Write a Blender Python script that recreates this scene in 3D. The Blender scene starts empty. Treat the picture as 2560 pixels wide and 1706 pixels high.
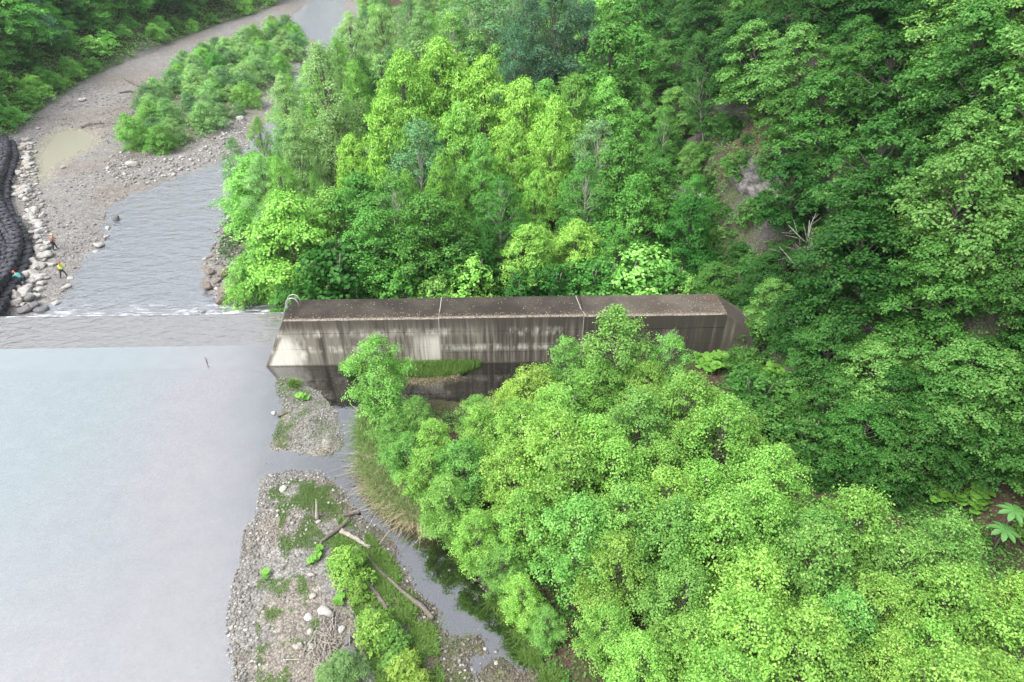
import bpy, math, random
import numpy as np
from mathutils import Vector, Matrix, Euler
random.seed(7)
HAZE = 0.00018
S = bpy.context.scene
COL = S.collection
R = math.radians

# ------------------------------------------------------------------ camera
CAM_H, PITCH, FPX = 30.0, 35.0, 1706.7
cd = bpy.data.cameras.new('camera'); cam = bpy.data.objects.new('camera', cd); COL.objects.link(cam)
cd.sensor_width = 36; cd.lens = 24; cd.clip_start = 0.1; cd.clip_end = 5000
cam.location = (0, 0, CAM_H); cam.rotation_euler = (R(90 - PITCH), 0, 0)
S.camera = cam
# ------------------------------------------------------------------ light
w = bpy.data.worlds.new('World'); S.world = w; w.use_nodes = True
nt = w.node_tree; nt.nodes.clear()
sky = nt.nodes.new('ShaderNodeTexSky'); sky.sky_type = 'NISHITA'; sky.sun_disc = False
SUN_EL, SUN_AZ = 56, -125          # sun high behind thin cloud, to the left of and behind the camera
sky.sun_elevation = R(SUN_EL); sky.sun_rotation = R(SUN_AZ)
sky.air_density = 1.0; sky.dust_density = 3.0; sky.ozone_density = 1.0
hs = nt.nodes.new('ShaderNodeHueSaturation'); hs.inputs['Saturation'].default_value = 0.28
bg = nt.nodes.new('ShaderNodeBackground'); bg.inputs[1].default_value = 0.15
wo = nt.nodes.new('ShaderNodeOutputWorld')
nt.links.new(sky.outputs[0], hs.inputs['Color']); nt.links.new(hs.outputs[0], bg.inputs[0]); nt.links.new(bg.outputs[0], wo.inputs[0])
sd_ = bpy.data.lights.new('sun', 'SUN'); sd_.energy = 1.0; sd_.angle = R(25); sd_.color = (1.0, 0.97, 0.92)
sun = bpy.data.objects.new('sun', sd_); COL.objects.link(sun)
dirv = Vector((math.sin(R(SUN_AZ)) * math.cos(R(SUN_EL)), math.cos(R(SUN_AZ)) * math.cos(R(SUN_EL)), math.sin(R(SUN_EL))))
sun.rotation_euler = dirv.to_track_quat('Z', 'Y').to_euler()
S.view_settings.view_transform = 'Standard'; S.view_settings.look = 'None'
S.view_settings.gamma = 1; S.view_settings.exposure = 1.85; S.view_settings.use_curve_mapping = False

# ------------------------------------------------------------------ helpers
CP, SP = math.cos(R(PITCH)), math.sin(R(PITCH))
def g(px, py, z=0.0):
    """photo position (2560 wide) -> point of the horizontal plane z"""
    u = (px - 1280) / FPX; v = (853 - py) / FPX
    dx, dy, dz = u, CP + v * SP, -SP + v * CP
    t = (z - CAM_H) / dz
    return (dx * t, dy * t, z)
def gy(px, py, Y):
    """photo position -> point at ground distance Y"""
    u = (px - 1280) / FPX; v = (853 - py) / FPX
    t = Y / (CP + v * SP)
    return (u * t, Y, CAM_H + t * (-SP + v * CP))
def proj(x, y, z):
    d = y * CP + (CAM_H - z) * SP
    v = (y * SP - (CAM_H - z) * CP) / d
    return 1280 + FPX * x / d, 853 - FPX * v
def G(pts, z=0.0): return [g(a, b, z)[:2] for a, b in pts]

def tag(o, label=None, cat=None, group=None, kind=None):
    if label: o['label'] = label
    if cat: o['category'] = cat
    if group: o['group'] = group
    if kind: o['kind'] = kind
    return o
def empty(name, loc=(0, 0, 0), rz=0.0):
    o = bpy.data.objects.new(name, None); o.location = loc; o.rotation_euler = (0, 0, rz); o.empty_display_size = .3
    COL.objects.link(o); return o
def link(name, me, parent=None, mat=None):
    o = bpy.data.objects.new(name, me); COL.objects.link(o)
    if parent: o.parent = parent
    if mat and not me.materials: me.materials.append(mat)
    return o
def mesh_np(name, V, F, mat=None, smooth=False, tint=None, colr=None):
    """V (n,3); F (m,3) or (m,4) numpy"""
    me = bpy.data.meshes.new(name)
    V = np.asarray(V, dtype=np.float32); F = np.asarray(F, dtype=np.int32)
    k = F.shape[1]
    me.vertices.add(len(V)); me.vertices.foreach_set('co', V.ravel())
    me.loops.add(F.size); me.loops.foreach_set('vertex_index', F.ravel())
    me.polygons.add(len(F)); me.polygons.foreach_set('loop_start', np.arange(0, F.size, k, dtype=np.int32))
    try: me.polygons.foreach_set('loop_total', np.full(len(F), k, dtype=np.int32))
    except Exception: pass
    if smooth: me.polygons.foreach_set('use_smooth', np.ones(len(F), dtype=bool))
    if tint is not None:
        a = me.attributes.new('tint', 'FLOAT', 'POINT'); a.data.foreach_set('value', np.asarray(tint, dtype=np.float32))
    if colr is not None:
        a = me.attributes.new('base', 'FLOAT_COLOR', 'POINT')
        c = np.ones((len(V), 4), dtype=np.float32); c[:, :colr.shape[1]] = colr; a.data.foreach_set('color', c.ravel())
    me.update(calc_edges=True); me.validate()
    if mat: me.materials.append(mat)
    return me
def tube(pts, rad, n=6, cap=True):
    pts = [Vector(p) for p in pts]; V = []; F = []
    if not hasattr(rad, '__len__'): rad = [rad] * len(pts)
    prev = None
    for i, p in enumerate(pts):
        d = (pts[min(i + 1, len(pts) - 1)] - pts[max(i - 1, 0)]).normalized()
        if prev is None: a = d.orthogonal().normalized()
        else: a = (prev - d * prev.dot(d)).normalized()
        prev = a; b = d.cross(a)
        for k in range(n):
            t = 2 * math.pi * k / n
            V.append(p + (a * math.cos(t) + b * math.sin(t)) * rad[i])
    for i in range(len(pts) - 1):
        for k in range(n):
            q = i * n
            F.append((q + k, q + (k + 1) % n, q + n + (k + 1) % n)); F.append((q + k, q + n + (k + 1) % n, q + n + k))
    if cap:
        for base, fl in ((0, True), ((len(pts) - 1) * n, False)):
            for k in range(1, n - 1):
                t = (base, base + k, base + k + 1); F.append(t[::-1] if fl else t)
    return np.array([v[:] for v in V]), np.array(F)
def join(parts):
    V = []; F = []; o = 0
    for v, f in parts: V.append(v); F.append(f + o); o += len(v)
    return np.concatenate(V), np.concatenate(F)

_rs = np.random.RandomState(11); _lat = _rs.rand(256, 256)
def vn(x, y, s):
    x = np.asarray(x) / s + 97.3; y = np.asarray(y) / s + 31.7
    xi = np.floor(x).astype(int); yi = np.floor(y).astype(int); fx = x - xi; fy = y - yi
    fx = fx * fx * (3 - 2 * fx); fy = fy * fy * (3 - 2 * fy)
    a = _lat[xi % 256, yi % 256]; b = _lat[(xi + 1) % 256, yi % 256]; c = _lat[xi % 256, (yi + 1) % 256]; d = _lat[(xi + 1) % 256, (yi + 1) % 256]
    return (a * (1 - fx) + b * fx) * (1 - fy) + (c * (1 - fx) + d * fx) * fy
def fbm(x, y, s, o=4):
    r = 0; a = 1; t = 0
    for i in range(o): r = r + a * vn(x + 13 * i, y - 7 * i, s / 2 ** i); t += a; a *= .5
    return r / t
def sstep(a, b, x):
    t = np.clip((x - a) / (b - a), 0, 1); return t * t * (3 - 2 * t)
def sdp(poly, x, y):
    """signed distance to polygon, positive inside"""
    x = np.asarray(x, float); y = np.asarray(y, float)
    d = np.full(x.shape, 1e9); ins = np.zeros(x.shape, bool); n = len(poly)
    for i in range(n):
        ax, ay = poly[i]; bx, by = poly[(i + 1) % n]
        ex, ey = bx - ax, by - ay; wx, wy = x - ax, y - ay
        t = np.clip((wx * ex + wy * ey) / (ex * ex + ey * ey + 1e-12), 0, 1)
        d = np.minimum(d, np.hypot(wx - ex * t, wy - ey * t))
        c = ((ay > y) != (by > y)) & (x < (bx - ax) * (y - ay) / ((by - ay) if by != ay else 1e-12) + ax)
        ins ^= c
    return np.where(ins, d, -d)

# ------------------------------------------------------------------ materials
class N:
    def __init__(s, name):
        s.m = bpy.data.materials.new(name); s.m.use_nodes = True; s.t = s.m.node_tree; s.t.nodes.clear()
        s.out = s.n('ShaderNodeOutputMaterial')
    def n(s, ty, ins=None, **kw):
        nd = s.t.nodes.new(ty)
        for k, v in kw.items(): setattr(nd, k, v)
        if ins:
            for k, v in ins.items():
                sock = nd.inputs[k]
                if hasattr(v, 'is_linked') or hasattr(v, 'node'): s.t.links.new(v, sock)
                else: sock.default_value = v
        return nd
    def math(s, op, a, b=0.0, c=0.0, clamp=False):
        return s.n('ShaderNodeMath', {0: a, 1: b, 2: c}, operation=op, use_clamp=clamp).outputs[0]
    def mix(s, f, a, b, bt='MIX'):
        nd = s.n('ShaderNodeMix', data_type='RGBA', blend_type=bt); nd.clamp_factor = True
        for k, v in ((0, f), (6, a), (7, b)):
            if hasattr(v, 'node'): s.t.links.new(v, nd.inputs[k])
            else: nd.inputs[k].default_value = (tuple(v) + (1,))[:4] if k else v
        return nd.outputs[2]
    def ramp(s, f, stops, interp='LINEAR'):
        nd = s.n('ShaderNodeValToRGB', {0: f}); cr = nd.color_ramp; cr.interpolation = interp
        while len(cr.elements) < len(stops): cr.elements.new(.5)
        for e, (p, c) in zip(cr.elements, stops):
            e.position = p; e.color = (c, c, c, 1) if not hasattr(c, '__len__') else tuple(c) + (1,)
        return nd.outputs[0]
    def noise(s, vec, sc, det=4, rough=.55, dist=0.0):
        return s.n('ShaderNodeTexNoise', {'Vector': vec, 'Scale': sc, 'Detail': det, 'Roughness': rough, 'Distortion': dist}).outputs[0]
    def vscale(s, vec, xyz, loc=(0, 0, 0)):
        return s.n('ShaderNodeMapping', {'Vector': vec, 'Scale': xyz, 'Location': loc}).outputs[0]
    def step(s, f, a, b):
        return s.n('ShaderNodeMapRange', {0: f, 1: a, 2: b, 3: 0.0, 4: 1.0}, interpolation_type='SMOOTHSTEP').outputs[0]
    def bump(s, h, st=.5, d=.05, nrm=None):
        i = {'Height': h, 'Strength': st, 'Distance': d}
        if nrm is not None: i['Normal'] = nrm
        return s.n('ShaderNodeBump', i).outputs[0]
    def done(s, sh): s.t.links.new(sh, s.out.inputs[0]); return s.m
    def co(s): return s.n('ShaderNodeTexCoord').outputs['Object']
    def pos(s): return s.n('ShaderNodeNewGeometry').outputs['Position']
    def bsdf(s, col, rough=.8, nrm=None, spec=.3, **kw):
        i = {'Base Color': col if hasattr(col, 'node') else tuple(col) + (1,), 'Roughness': rough, 'Specular IOR Level': spec}
        if nrm is not None: i['Normal'] = nrm
        i.update(kw)
        return s.n('ShaderNodeBsdfPrincipled', i).outputs[0]

def leaf_material(name, trans=.32, spec=.16, rough=.55):
    m = N(name); oi = m.n('ShaderNodeObjectInfo')
    t = m.n('ShaderNodeAttribute', attribute_name='tint').outputs['Fac']
    hsv = m.n('ShaderNodeHueSaturation', {'Hue': m.math('MULTIPLY_ADD', t, -.035, .517), 'Saturation': m.math('MULTIPLY_ADD', t, -.12, 1.06),
                                          'Value': m.math('MULTIPLY_ADD', t, .75, .62), 'Color': oi.outputs['Color']}).outputs[0]
    p = m.bsdf(hsv, rough, None, spec)
    tc = m.mix(1.0, hsv, (1.15, 1.25, .55), 'MULTIPLY')
    tr = m.n('ShaderNodeBsdfTranslucent', {0: tc}).outputs[0]
    return m.done(m.n('ShaderNodeMixShader', {0: trans, 1: p, 2: tr}).outputs[0])
LEAF = leaf_material('leaf')
def bark_material(name, c1, c2, sc=(6, 6, 1.2)):
    m = N(name); v = m.vscale(m.co(), sc); n = m.noise(v, 3.0, 5, .65)
    col = m.ramp(n, [(.3, c1), (.7, c2)])
    return m.done(m.bsdf(col, .9, m.bump(n, .6, .03), .15))
BARK = bark_material('bark', (.07, .06, .05), (.2, .18, .155))
BARK_PALE = bark_material('pale_bark', (.26, .24, .2), (.55, .53, .48), (3, 3, 9))
WOOD = bark_material('driftwood', (.06, .05, .042), (.22, .19, .165), (5, 5, 5))
WOOD_PALE = bark_material('pale_driftwood', (.13, .11, .09), (.44, .4, .35), (5, 5, 5))

def stone_material(name, c1, c2, c3):
    m = N(name); oi = m.n('ShaderNodeObjectInfo').outputs['Random']; co = m.co()
    n = m.noise(co, 3.0, 6, .7); n2 = m.noise(co, 14, 4, .6)
    col = m.mix(m.step(n, .35, .7), c1, c2); col = m.mix(oi, col, m.mix(.5, col, c3))
    col = m.mix(m.math('MULTIPLY', m.step(n2, .5, .75), .5), col, tuple(x * .55 for x in c1))
    return m.done(m.bsdf(col, .85, m.bump(n2, .5, .04), .25))
STONE = stone_material('river_stone', (.24, .235, .225), (.45, .44, .42), (.3, .255, .21))
STONE_DARK = stone_material('dark_stone', (.09, .09, .1), (.2, .2, .2), (.16, .15, .14))
STONE_WET = stone_material('wet_stone', (.09, .075, .06), (.24, .2, .165), (.15, .13, .12))

def tintcol_material(name, c_lo, c_mid, c_hi, rough=.85, spec=.2, bumpy=None):
    m = N(name); t = m.n('ShaderNodeAttribute', attribute_name='tint').outputs['Fac']
    col = m.ramp(t, [(0, c_lo), (.55, c_mid), (1, c_hi)])
    nr = m.bump(m.noise(m.pos(), bumpy, 3), .5, .02) if bumpy else None
    return m.done(m.bsdf(col, rough, nr, spec))
GRAVEL = tintcol_material('gravel', (.08, .075, .068), (.185, .175, .16), (.42, .41, .39), .85, .2, 30)
GRAVEL_WET = tintcol_material('wet_gravel', (.05, .045, .04), (.12, .105, .09), (.25, .23, .2), .5, .4, 30)
def grass_material(name, green, dry, thr=1.0):
    m = N(name); t = m.n('ShaderNodeAttribute', attribute_name='tint').outputs['Fac']
    col = m.ramp(t, [(0, tuple(c * .75 for c in green)), (.62 * thr, green), (min(.7 * thr + .04, .97), dry), (1, dry)])
    p = m.bsdf(col, .6, None, .2); tr = m.n('ShaderNodeBsdfTranslucent', {0: col}).outputs[0]
    return m.done(m.n('ShaderNodeMixShader', {0: .3, 1: p, 2: tr}).outputs[0])
GRASS = grass_material('grass', (.155, .275, .06), (.2, .2, .07), 1.3)
REED = grass_material('reed', (.19, .32, .09), (.5, .44, .3), .85)
DRY = grass_material('dry_reed', (.27, .24, .13), (.48, .40, .28), .6)

# ------------------------------------------------------------------ terrain layout
WL = -3.0   # level of the lower river
P0 = Vector(g(665, 917, 0)); P1 = Vector(g(1390, 905, 0))
DIR = (P1 - P0).normalized(); ANG = math.atan2(DIR.y, DIR.x)
def dam_local(x, y):
    ux, uy = x - P0.x, y - P0.y
    return ux * DIR.x + uy * DIR.y, -ux * DIR.y + uy * DIR.x
polyB = G([(690,948),(735,946),(768,962),(800,985),(822,1008),(848,1045),(862,1085),(862,1120),(830,1145),(780,1140),(735,1128),(685,1120),(680,1090),(692,1060),(706,1035),(700,1010),(690,985)])
polyA = G([(661,1196),(698,1185),(746,1176),(797,1180),(840,1200),(868,1228),(886,1262),(915,1302),(955,1335),(985,1372),(1000,1410),(1030,1455),(1062,1500),(1100,1565),(1160,1650),(1230,1730),(1300,1850),(1380,2100),(640,2100),(600,1800),(588,1706),(577,1626),(573,1552),(580,1479),(602,1424),(610,1365),(610,1328),(639,1277),(654,1218)])
polyR = G([(903,1045),(912,1100),(928,1167),(968,1232),(1035,1285),(1115,1322),(1156,1375),(1190,1426),(1238,1507),(1330,1595),(1400,1690),(1480,1800),(1600,2100)], 0) + [(60, 2), (75, 30), (60, 41)] + \
        G([(1850,895),(1600,897),(1430,925),(1390,985),(1290,990),(1160,1002),(1060,1004),(960,1012)], 0)
polyG = G([(850,903),(1000,903),(1205,898),(1200,915),(1150,937),(1080,948),(1000,945),(930,930),(870,925)])
riverW = G([(88,784),(141,752),(169,721),(187,690),(212,655),(237,630),(266,600),(262,561),(265,533),(290,505),(328,486),(430,455),(500,425),(548,406),(600,387),(650,330),(700,250),(760,150),(800,115),(770,90),(730,70),(735,40),(765,12),(775,0),(770,-60),(850,-60),(860,0),(858,60),(890,110),(850,200),(760,330),(680,430),(600,493),(563,530),(548,597),(512,655),(500,700),(520,735),(566,757),(621,722),(690,700),(760,690),(800,700)], WL) + [(-6, 48.5), (-6, 44.0), (-70, 44.0), (-70, 47)]
puddle = G([(78,440),(84,385),(105,350),(150,328),(200,322),(240,332),(262,356),(232,378),(190,400),(150,425),(128,458),(95,470)], WL)
shrubI = G([(310,385),(380,400),(470,388),(560,330),(640,290),(720,200),(775,130),(765,90),(700,72),(620,105),(520,150),(450,190),(390,235),(350,290),(310,330)], WL)
forestI = G([(640,715),(560,640),(575,540),(640,470),(720,380),(830,270),(900,160),(900,60),(880,-30),(1500,-40)], WL) + [(20, 120), (25, 44), (-14, 44)]

FL = sorted(g(a, b, WL)[:2][::-1] for a, b in [(20,345),(110,262),(250,182),(380,128),(520,72),(640,36),(715,2)])
def xf_right(y):   # foot of the right hillside
    return np.interp(y, [-60, 0, 15, 22, 27, 31, 35, 45, 60, 90, 130, 200, 320, 900], [62, 46, 33, 28.5, 24, 19, 17, 16.5, 15, 15, 22, 30, 10, -60])
def xf_left(y):
    return np.interp(y, [-60, 60] + [a for a, b in FL] + [330, 900], [-88, -80] + [b for a, b in FL] + [-90, -200])
def height(x, y, detail=True):
    x = np.asarray(x, float); y = np.asarray(y, float)
    n1 = fbm(x, y, 9, 4) - .5; n2 = fbm(x, y, 1.6, 3) - .5
    # upstream side
    def prof(s): return np.where(s < 0, np.maximum(-1.1, s * .22), np.minimum(.38, .14 * s))
    up = np.maximum.reduce([prof(sdp(polyA, x, y) + n2 * .7), prof(sdp(polyB, x, y) + n2 * .5), prof(sdp(polyR, x, y) + n2 * .9) , prof(sdp(polyG, x, y) + n2 * .3) - .02])
    sR = sdp(polyR, x, y); up = up + sstep(0, 6, sR) * (.5 + n1 * .8)
    chan = sstep(-22, -16, x) * (1 - sstep(-1, 3, sR))
    up = np.maximum(up, np.where(chan > 0, -.75, -9))
    rA = x - np.interp(y, [14, 22, 30], [-7.0, -9.0, -12.0])
    up = np.maximum(up, np.where((chan > 0) & (rA > 0), np.interp(y, [14, 17.5, 21, 24], [.0, -.06, -.17, -.8]) + n2 * .36, -9))
    up = up + np.where(up > -.05, n2 * .10, n2 * .12)
    # downstream side
    sw = -sdp(riverW, x, y) + n2 * 1.5
    dn = np.where(sw < 0, WL + np.maximum(-.7, sw * .25), WL + np.minimum(.42, .10 * sw)) + n2 * .1
    dn = dn + sstep(0, 5, sdp(shrubI, x, y)) * (.5 + n1) + sstep(0, 6, sdp(forestI, x, y)) * (.9 + n1 * 1.5)
    sp_ = sdp(puddle, x, y) + n2 * 1.0
    dn = np.where((sw > 2) & (sp_ > -3), np.minimum(dn, WL + .34 - .10 * np.clip(sp_, -1, 3)), dn)
    lu, ln = dam_local(x, y)
    t = sstep(2.2, 3.4, ln)
    z = up * (1 - t) + dn * t
    # hillsides
    hr = x - xf_right(y) + (fbm(x, y, 14, 3) - .5) * 5
    base = np.where(t > .5, WL + 1.2, .3)
    slope = 1.18 + .25 * (fbm(x, y, 22, 2) - .5)
    hz = base + np.where(hr > 0, slope * hr, hr * 1.5)
    hz = np.where(hz > 55, 55 + (hz - 55) * .25, hz)
    crag = np.abs(fbm(x * 1.0, y + hz * .6, 5, 4) - .5)
    hz = hz + np.where(hr > 1.5, (crag * 5.5 - 1.1) * sstep(1.5, 5, hr), 0)
    z = np.maximum(z, np.where(hr > -1.5, hz, -50))
    hl = xf_left(y) - x + (fbm(x, y, 18, 3) - .5) * 6
    hz2 = WL + .6 + np.where(hl > 0, .72 * hl, hl) + n1 * 2
    hz2 = np.where(hz2 > 60, 60 + (hz2 - 60) * .25, hz2)
    z = np.maximum(z, np.where(hl > -1.5, hz2, -50))
    far = sstep(280, 700, y)
    z = z + far * (18 + 60 * sstep(350, 900, y))
    return z


def axis(segs):
    out = []
    for a, b, s0, s1 in segs:
        p = a
        while p < b:
            out.append(p); p += s0 + (s1 - s0) * (p - a) / (b - a)
    out.append(segs[-1][1]); return np.array(out)
xs = axis([(-900, -120, 60, 6), (-120, -75, 3, 1.2), (-75, -46, .9, .5), (-46, 30, .3, .3), (30, 60, .5, 1.2), (60, 120, 1.5, 6), (120, 900, 8, 60)])
ys = axis([(-300, -10, 30, 3), (-10, 14, 2, .4), (14, 52, .28, .3), (52, 110, .4, .8), (110, 260, 1, 2.5), (260, 1200, 4, 50)])
XX, YY = np.meshgrid(xs, ys); shp = XX.shape
X = XX.ravel(); Y = YY.ravel(); Z = height(X, Y)
ZG = Z.reshape(shp)
def hzv(x, y):
    x = np.asarray(x, float); y = np.asarray(y, float)
    i = np.clip(np.searchsorted(xs, x) - 1, 0, len(xs) - 2); j = np.clip(np.searchsorted(ys, y) - 1, 0, len(ys) - 2)
    fx = np.clip((x - xs[i]) / (xs[i + 1] - xs[i]), 0, 1); fy = np.clip((y - ys[j]) / (ys[j + 1] - ys[j]), 0, 1)
    return (ZG[j, i] * (1 - fx) + ZG[j, i + 1] * fx) * (1 - fy) + (ZG[j + 1, i] * (1 - fx) + ZG[j + 1, i + 1] * fx) * fy
def hz1(x, y): return float(hzv(np.array([x]), np.array([y]))[0])
def hit(px, py):
    u = (px - 1280) / FPX; v = (853 - py) / FPX; t = np.arange(15, 400, .1)
    x, y, z = u * t, (CP + v * SP) * t, CAM_H + (-SP + v * CP) * t
    k = np.argmax(z < hzv(x, y)); return float(x[k]), float(y[k]), float(z[k])
ii = np.arange(X.size).reshape(shp)
F = np.stack([ii[:-1, :-1].ravel(), ii[:-1, 1:].ravel(), ii[1:, 1:].ravel(), ii[1:, :-1].ravel()], 1)
# what the ground is made of
n3 = fbm(X, Y, 3.0, 4); n4 = fbm(X + 40, Y, 7.0, 3); n5 = fbm(X, Y + 77, 1.1, 3)
lu, ln = dam_local(X, Y)
gr = np.array([.215, .203, .19]); mud = np.array([.10, .08, .058]); sand = np.array([.20, .175, .14]); soil = np.array([.085, .06, .042]); rock = np.array([.095, .085, .08]); moss = np.array([.06, .085, .025]); bed = np.array([.05, .038, .018]); beds = np.array([.34, .34, .345])
colr = np.tile(gr, (X.size, 1))
def blend(m, c):
    global colr
    m = np.clip(m, 0, 1)[:, None]; colr = colr * (1 - m) + c * m
down = ln > 3
blend(np.where(down, sstep(.45, .7, n4) * .5, 0), np.array([.19, .16, .135]))
sA = sdp(polyA, X, Y)
right_of_A = sstep(0, 5, X - np.interp(Y, [14, 22, 30], [-7.0, -9.5, -12.5]))
blend((~down) * sstep(.42, .62, n3) * .8, sand)
blend((~down) * right_of_A * .85, mud)
blend((~down) * sstep(.5, .7, n5) * sstep(.4, .6, n4) * .5, moss)
sRr = sdp(polyR, X, Y); blend((~down) * sstep(-1.5, 1.0, sRr), soil); blend((~down) * sstep(-.3, .5, sRr) * sstep(.5, .6, n3) * .6, moss)
under = (~down) & (Z < -.06)
blend(under * sstep(-24, -16, X + n3 * 4) * .9, bed); blend(under * (1 - sstep(-24, -16, X + n3 * 4)), beds)
blend(under * sstep(-24, -16, X) * sstep(.5, .65, n4) * .5, np.array([.03, .06, .02]))
blend(down * (Z < WL - .03) * 1.0, np.array([.17, .17, .17]))
blend(down * sstep(0, 3, sdp(forestI, X, Y)), soil * .9); blend(down * sstep(0, 3, sdp(shrubI, X, Y)) * .7, np.array([.12, .13, .06]))
blend(down * sstep(-1, .5, sdp(puddle, X, Y)), np.array([.24, .225, .18]))
hillR = X - xf_right(Y); hillL = xf_left(Y) - X
blend(sstep(-1, 1.5, hillR), soil); blend(sstep(0, 3, hillR) * sstep(.38, .52, fbm(X, Y + Z * .6, 6, 3)) * .9, rock)
blend(sstep(0, 3, hillR) * sstep(.52, .66, n3) * .7, moss)
blend(sstep(-2, 1.5, hillL), np.array([.06, .08, .03]))
blend(sstep(250, 350, Y), np.array([.05, .08, .03]))
m = N('ground'); p = m.pos(); base = m.n('ShaderNodeAttribute', attribute_name='base').outputs['Color']
vor = m.n('ShaderNodeTexVoronoi', {'Vector': p, 'Scale': 9.0, 'Randomness': 1.0}, feature='F1')
vor2 = m.n('ShaderNodeTexVoronoi', {'Vector': p, 'Scale': 2.6}, feature='F1')
cellv = m.n('ShaderNodeSeparateColor', {0: vor.outputs['Color']}).outputs[0]; cell2 = m.n('ShaderNodeSeparateColor', {0: vor2.outputs['Color']}).outputs[1]
nn = m.noise(p, 1.3, 6, .65)
k = m.math('MULTIPLY_ADD', cellv, .55, .68); k = m.math('MULTIPLY', k, m.math('MULTIPLY_ADD', m.step(vor.outputs['Distance'], .75, .35), .4, .6))
k = m.math('MULTIPLY', k, m.math('MULTIPLY_ADD', m.step(cell2, .86, .95), .25, .97)); k = m.math('MULTIPLY', k, m.math('MULTIPLY_ADD', nn, .9, .55))
kc = m.n('ShaderNodeCombineColor', {0: k, 1: k, 2: k}).outputs[0]
colg = m.mix(1.0, base, kc, 'MULTIPLY')
hgt = m.math('ADD', m.math('MULTIPLY', vor.outputs['Distance'], -.5), m.math('MULTIPLY', nn, .8))
GROUND = m.done(m.bsdf(colg, .9, m.bump(hgt, .7, .12), .2))
gm = mesh_np('ground', np.stack([X, Y, Z], 1), F, GROUND, True, colr=colr)
ground = link('ground', gm); tag(ground, kind='structure')

# ------------------------------------------------------------------ water
def water_material(name, body, turb, ior, waves, foam=None, body2=None, speck=0):
    """clear or silty water: see-through body mixed with silt, mirror-like skin with small waves"""
    m = N(name); p = m.pos()
    h = None
    for sc, stretch, st in waves:
        q = m.noise(m.vscale(p, stretch), sc, 3, .6, .3); q = m.math('MULTIPLY', q, st); h = q if h is None else m.math('ADD', h, q)
    nr = m.bump(h, 1.0, 1.0)
    if body2: bc = m.mix(m.step(m.noise(m.vscale(p, (.06, .05, 1)), 1.5, 3, .5), .38, .62), body, body2)
    else: bc = body
    if speck:   # body colour turns bluer towards the deep left part
        xx = m.n('ShaderNodeSeparateXYZ', {0: p}).outputs[0]; xx = m.math('ADD', xx, m.math('MULTIPLY', m.noise(p, .09, 3), 14.0))
        bc = m.mix(m.step(xx, -13, -24), bc, (.15, .20, .202))
    tf = turb(m, p) if callable(turb) else turb
    if speck:   # stones and sand of the bed seen through the silt
        s1 = m.noise(m.vscale(p, (1, .7, 1)), 5.5, 4, .7); s2 = m.noise(p, .9, 5, .6); s3 = m.n('ShaderNodeTexVoronoi', {'Vector': p, 'Scale': 3.2}).outputs['Distance']
        k_ = m.math('MULTIPLY', m.math('MULTIPLY_ADD', s1, speck, 1 - speck / 2), m.math('MULTIPLY_ADD', s2, .5, .75)); k_ = m.math('ADD', k_, m.math('MULTIPLY', m.step(s3, .10, .04), .7))
        bc = m.mix(1.0, bc, m.n('ShaderNodeCombineColor', {0: k_, 1: k_, 2: k_}).outputs[0], 'MULTIPLY')
    dif = m.n('ShaderNodeBsdfDiffuse', {0: bc if hasattr(bc, 'node') else tuple(bc) + (1,), 'Normal': nr}).outputs[0]
    tra = m.n('ShaderNodeBsdfTransparent', {0: (.70, .62, .36, 1)}).outputs[0]
    a = m.n('ShaderNodeMixShader', {0: tf, 1: tra, 2: dif}).outputs[0]
    fr = m.n('ShaderNodeFresnel', {'IOR': ior, 'Normal': nr}).outputs[0]
    gl = m.n('ShaderNodeBsdfGlossy', {'Color': (1, 1, 1, 1), 'Roughness': .03, 'Normal': nr}).outputs[0]
    sh = m.n('ShaderNodeMixShader', {0: fr, 1: a, 2: gl}).outputs[0]
    if foam:
        f = foam(m, p); fd = m.bsdf((.8, .8, .82), .7, nr)
        sh = m.n('ShaderNodeMixShader', {0: f, 1: sh, 2: fd}).outputs[0]
    return m.done(sh)
def pool_turb_sheen(m, p):  # paler silty body on the left also stands in for mirrored sky
    sp = m.n('ShaderNodeSeparateXYZ', {0: p}).outputs; q = m.math('ADD', sp[0], m.math('MULTIPLY_ADD', sp[1], .3, -12.0))
    q = m.math('ADD', q, m.math('MULTIPLY_ADD', m.noise(p, .35, 3), 3.0, -1.5))
    rel = m.n('ShaderNodeVectorMath', {0: p, 1: tuple(P0)}, operation='SUBTRACT').outputs[0]
    d = m.n('ShaderNodeVectorMath', {0: rel, 1: (-DIR.y, DIR.x, 0)}, operation='DOT_PRODUCT').outputs['Value']
    t = m.math('MULTIPLY_ADD', m.step(q, -13.6, -22.0), .52, .03)
    return m.math('MULTIPLY', t, m.math('MULTIPLY_ADD', m.step(d, -.1, .1), .12, 1.0))
POOL = water_material('pool_water', (.212, .198, .20), pool_turb_sheen, 2.9, [(.5, (1, 1, 1), .02), (6, (1, .6, 1), .0012)], None, (.178, .188, .184), .7)
CREST = water_material('crest_water', (.26, .25, .255), .4, 2.3, [(1.7, (.6, .9, 1), .14), (4.5, (.5, 1.0, 1), .04)])
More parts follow.
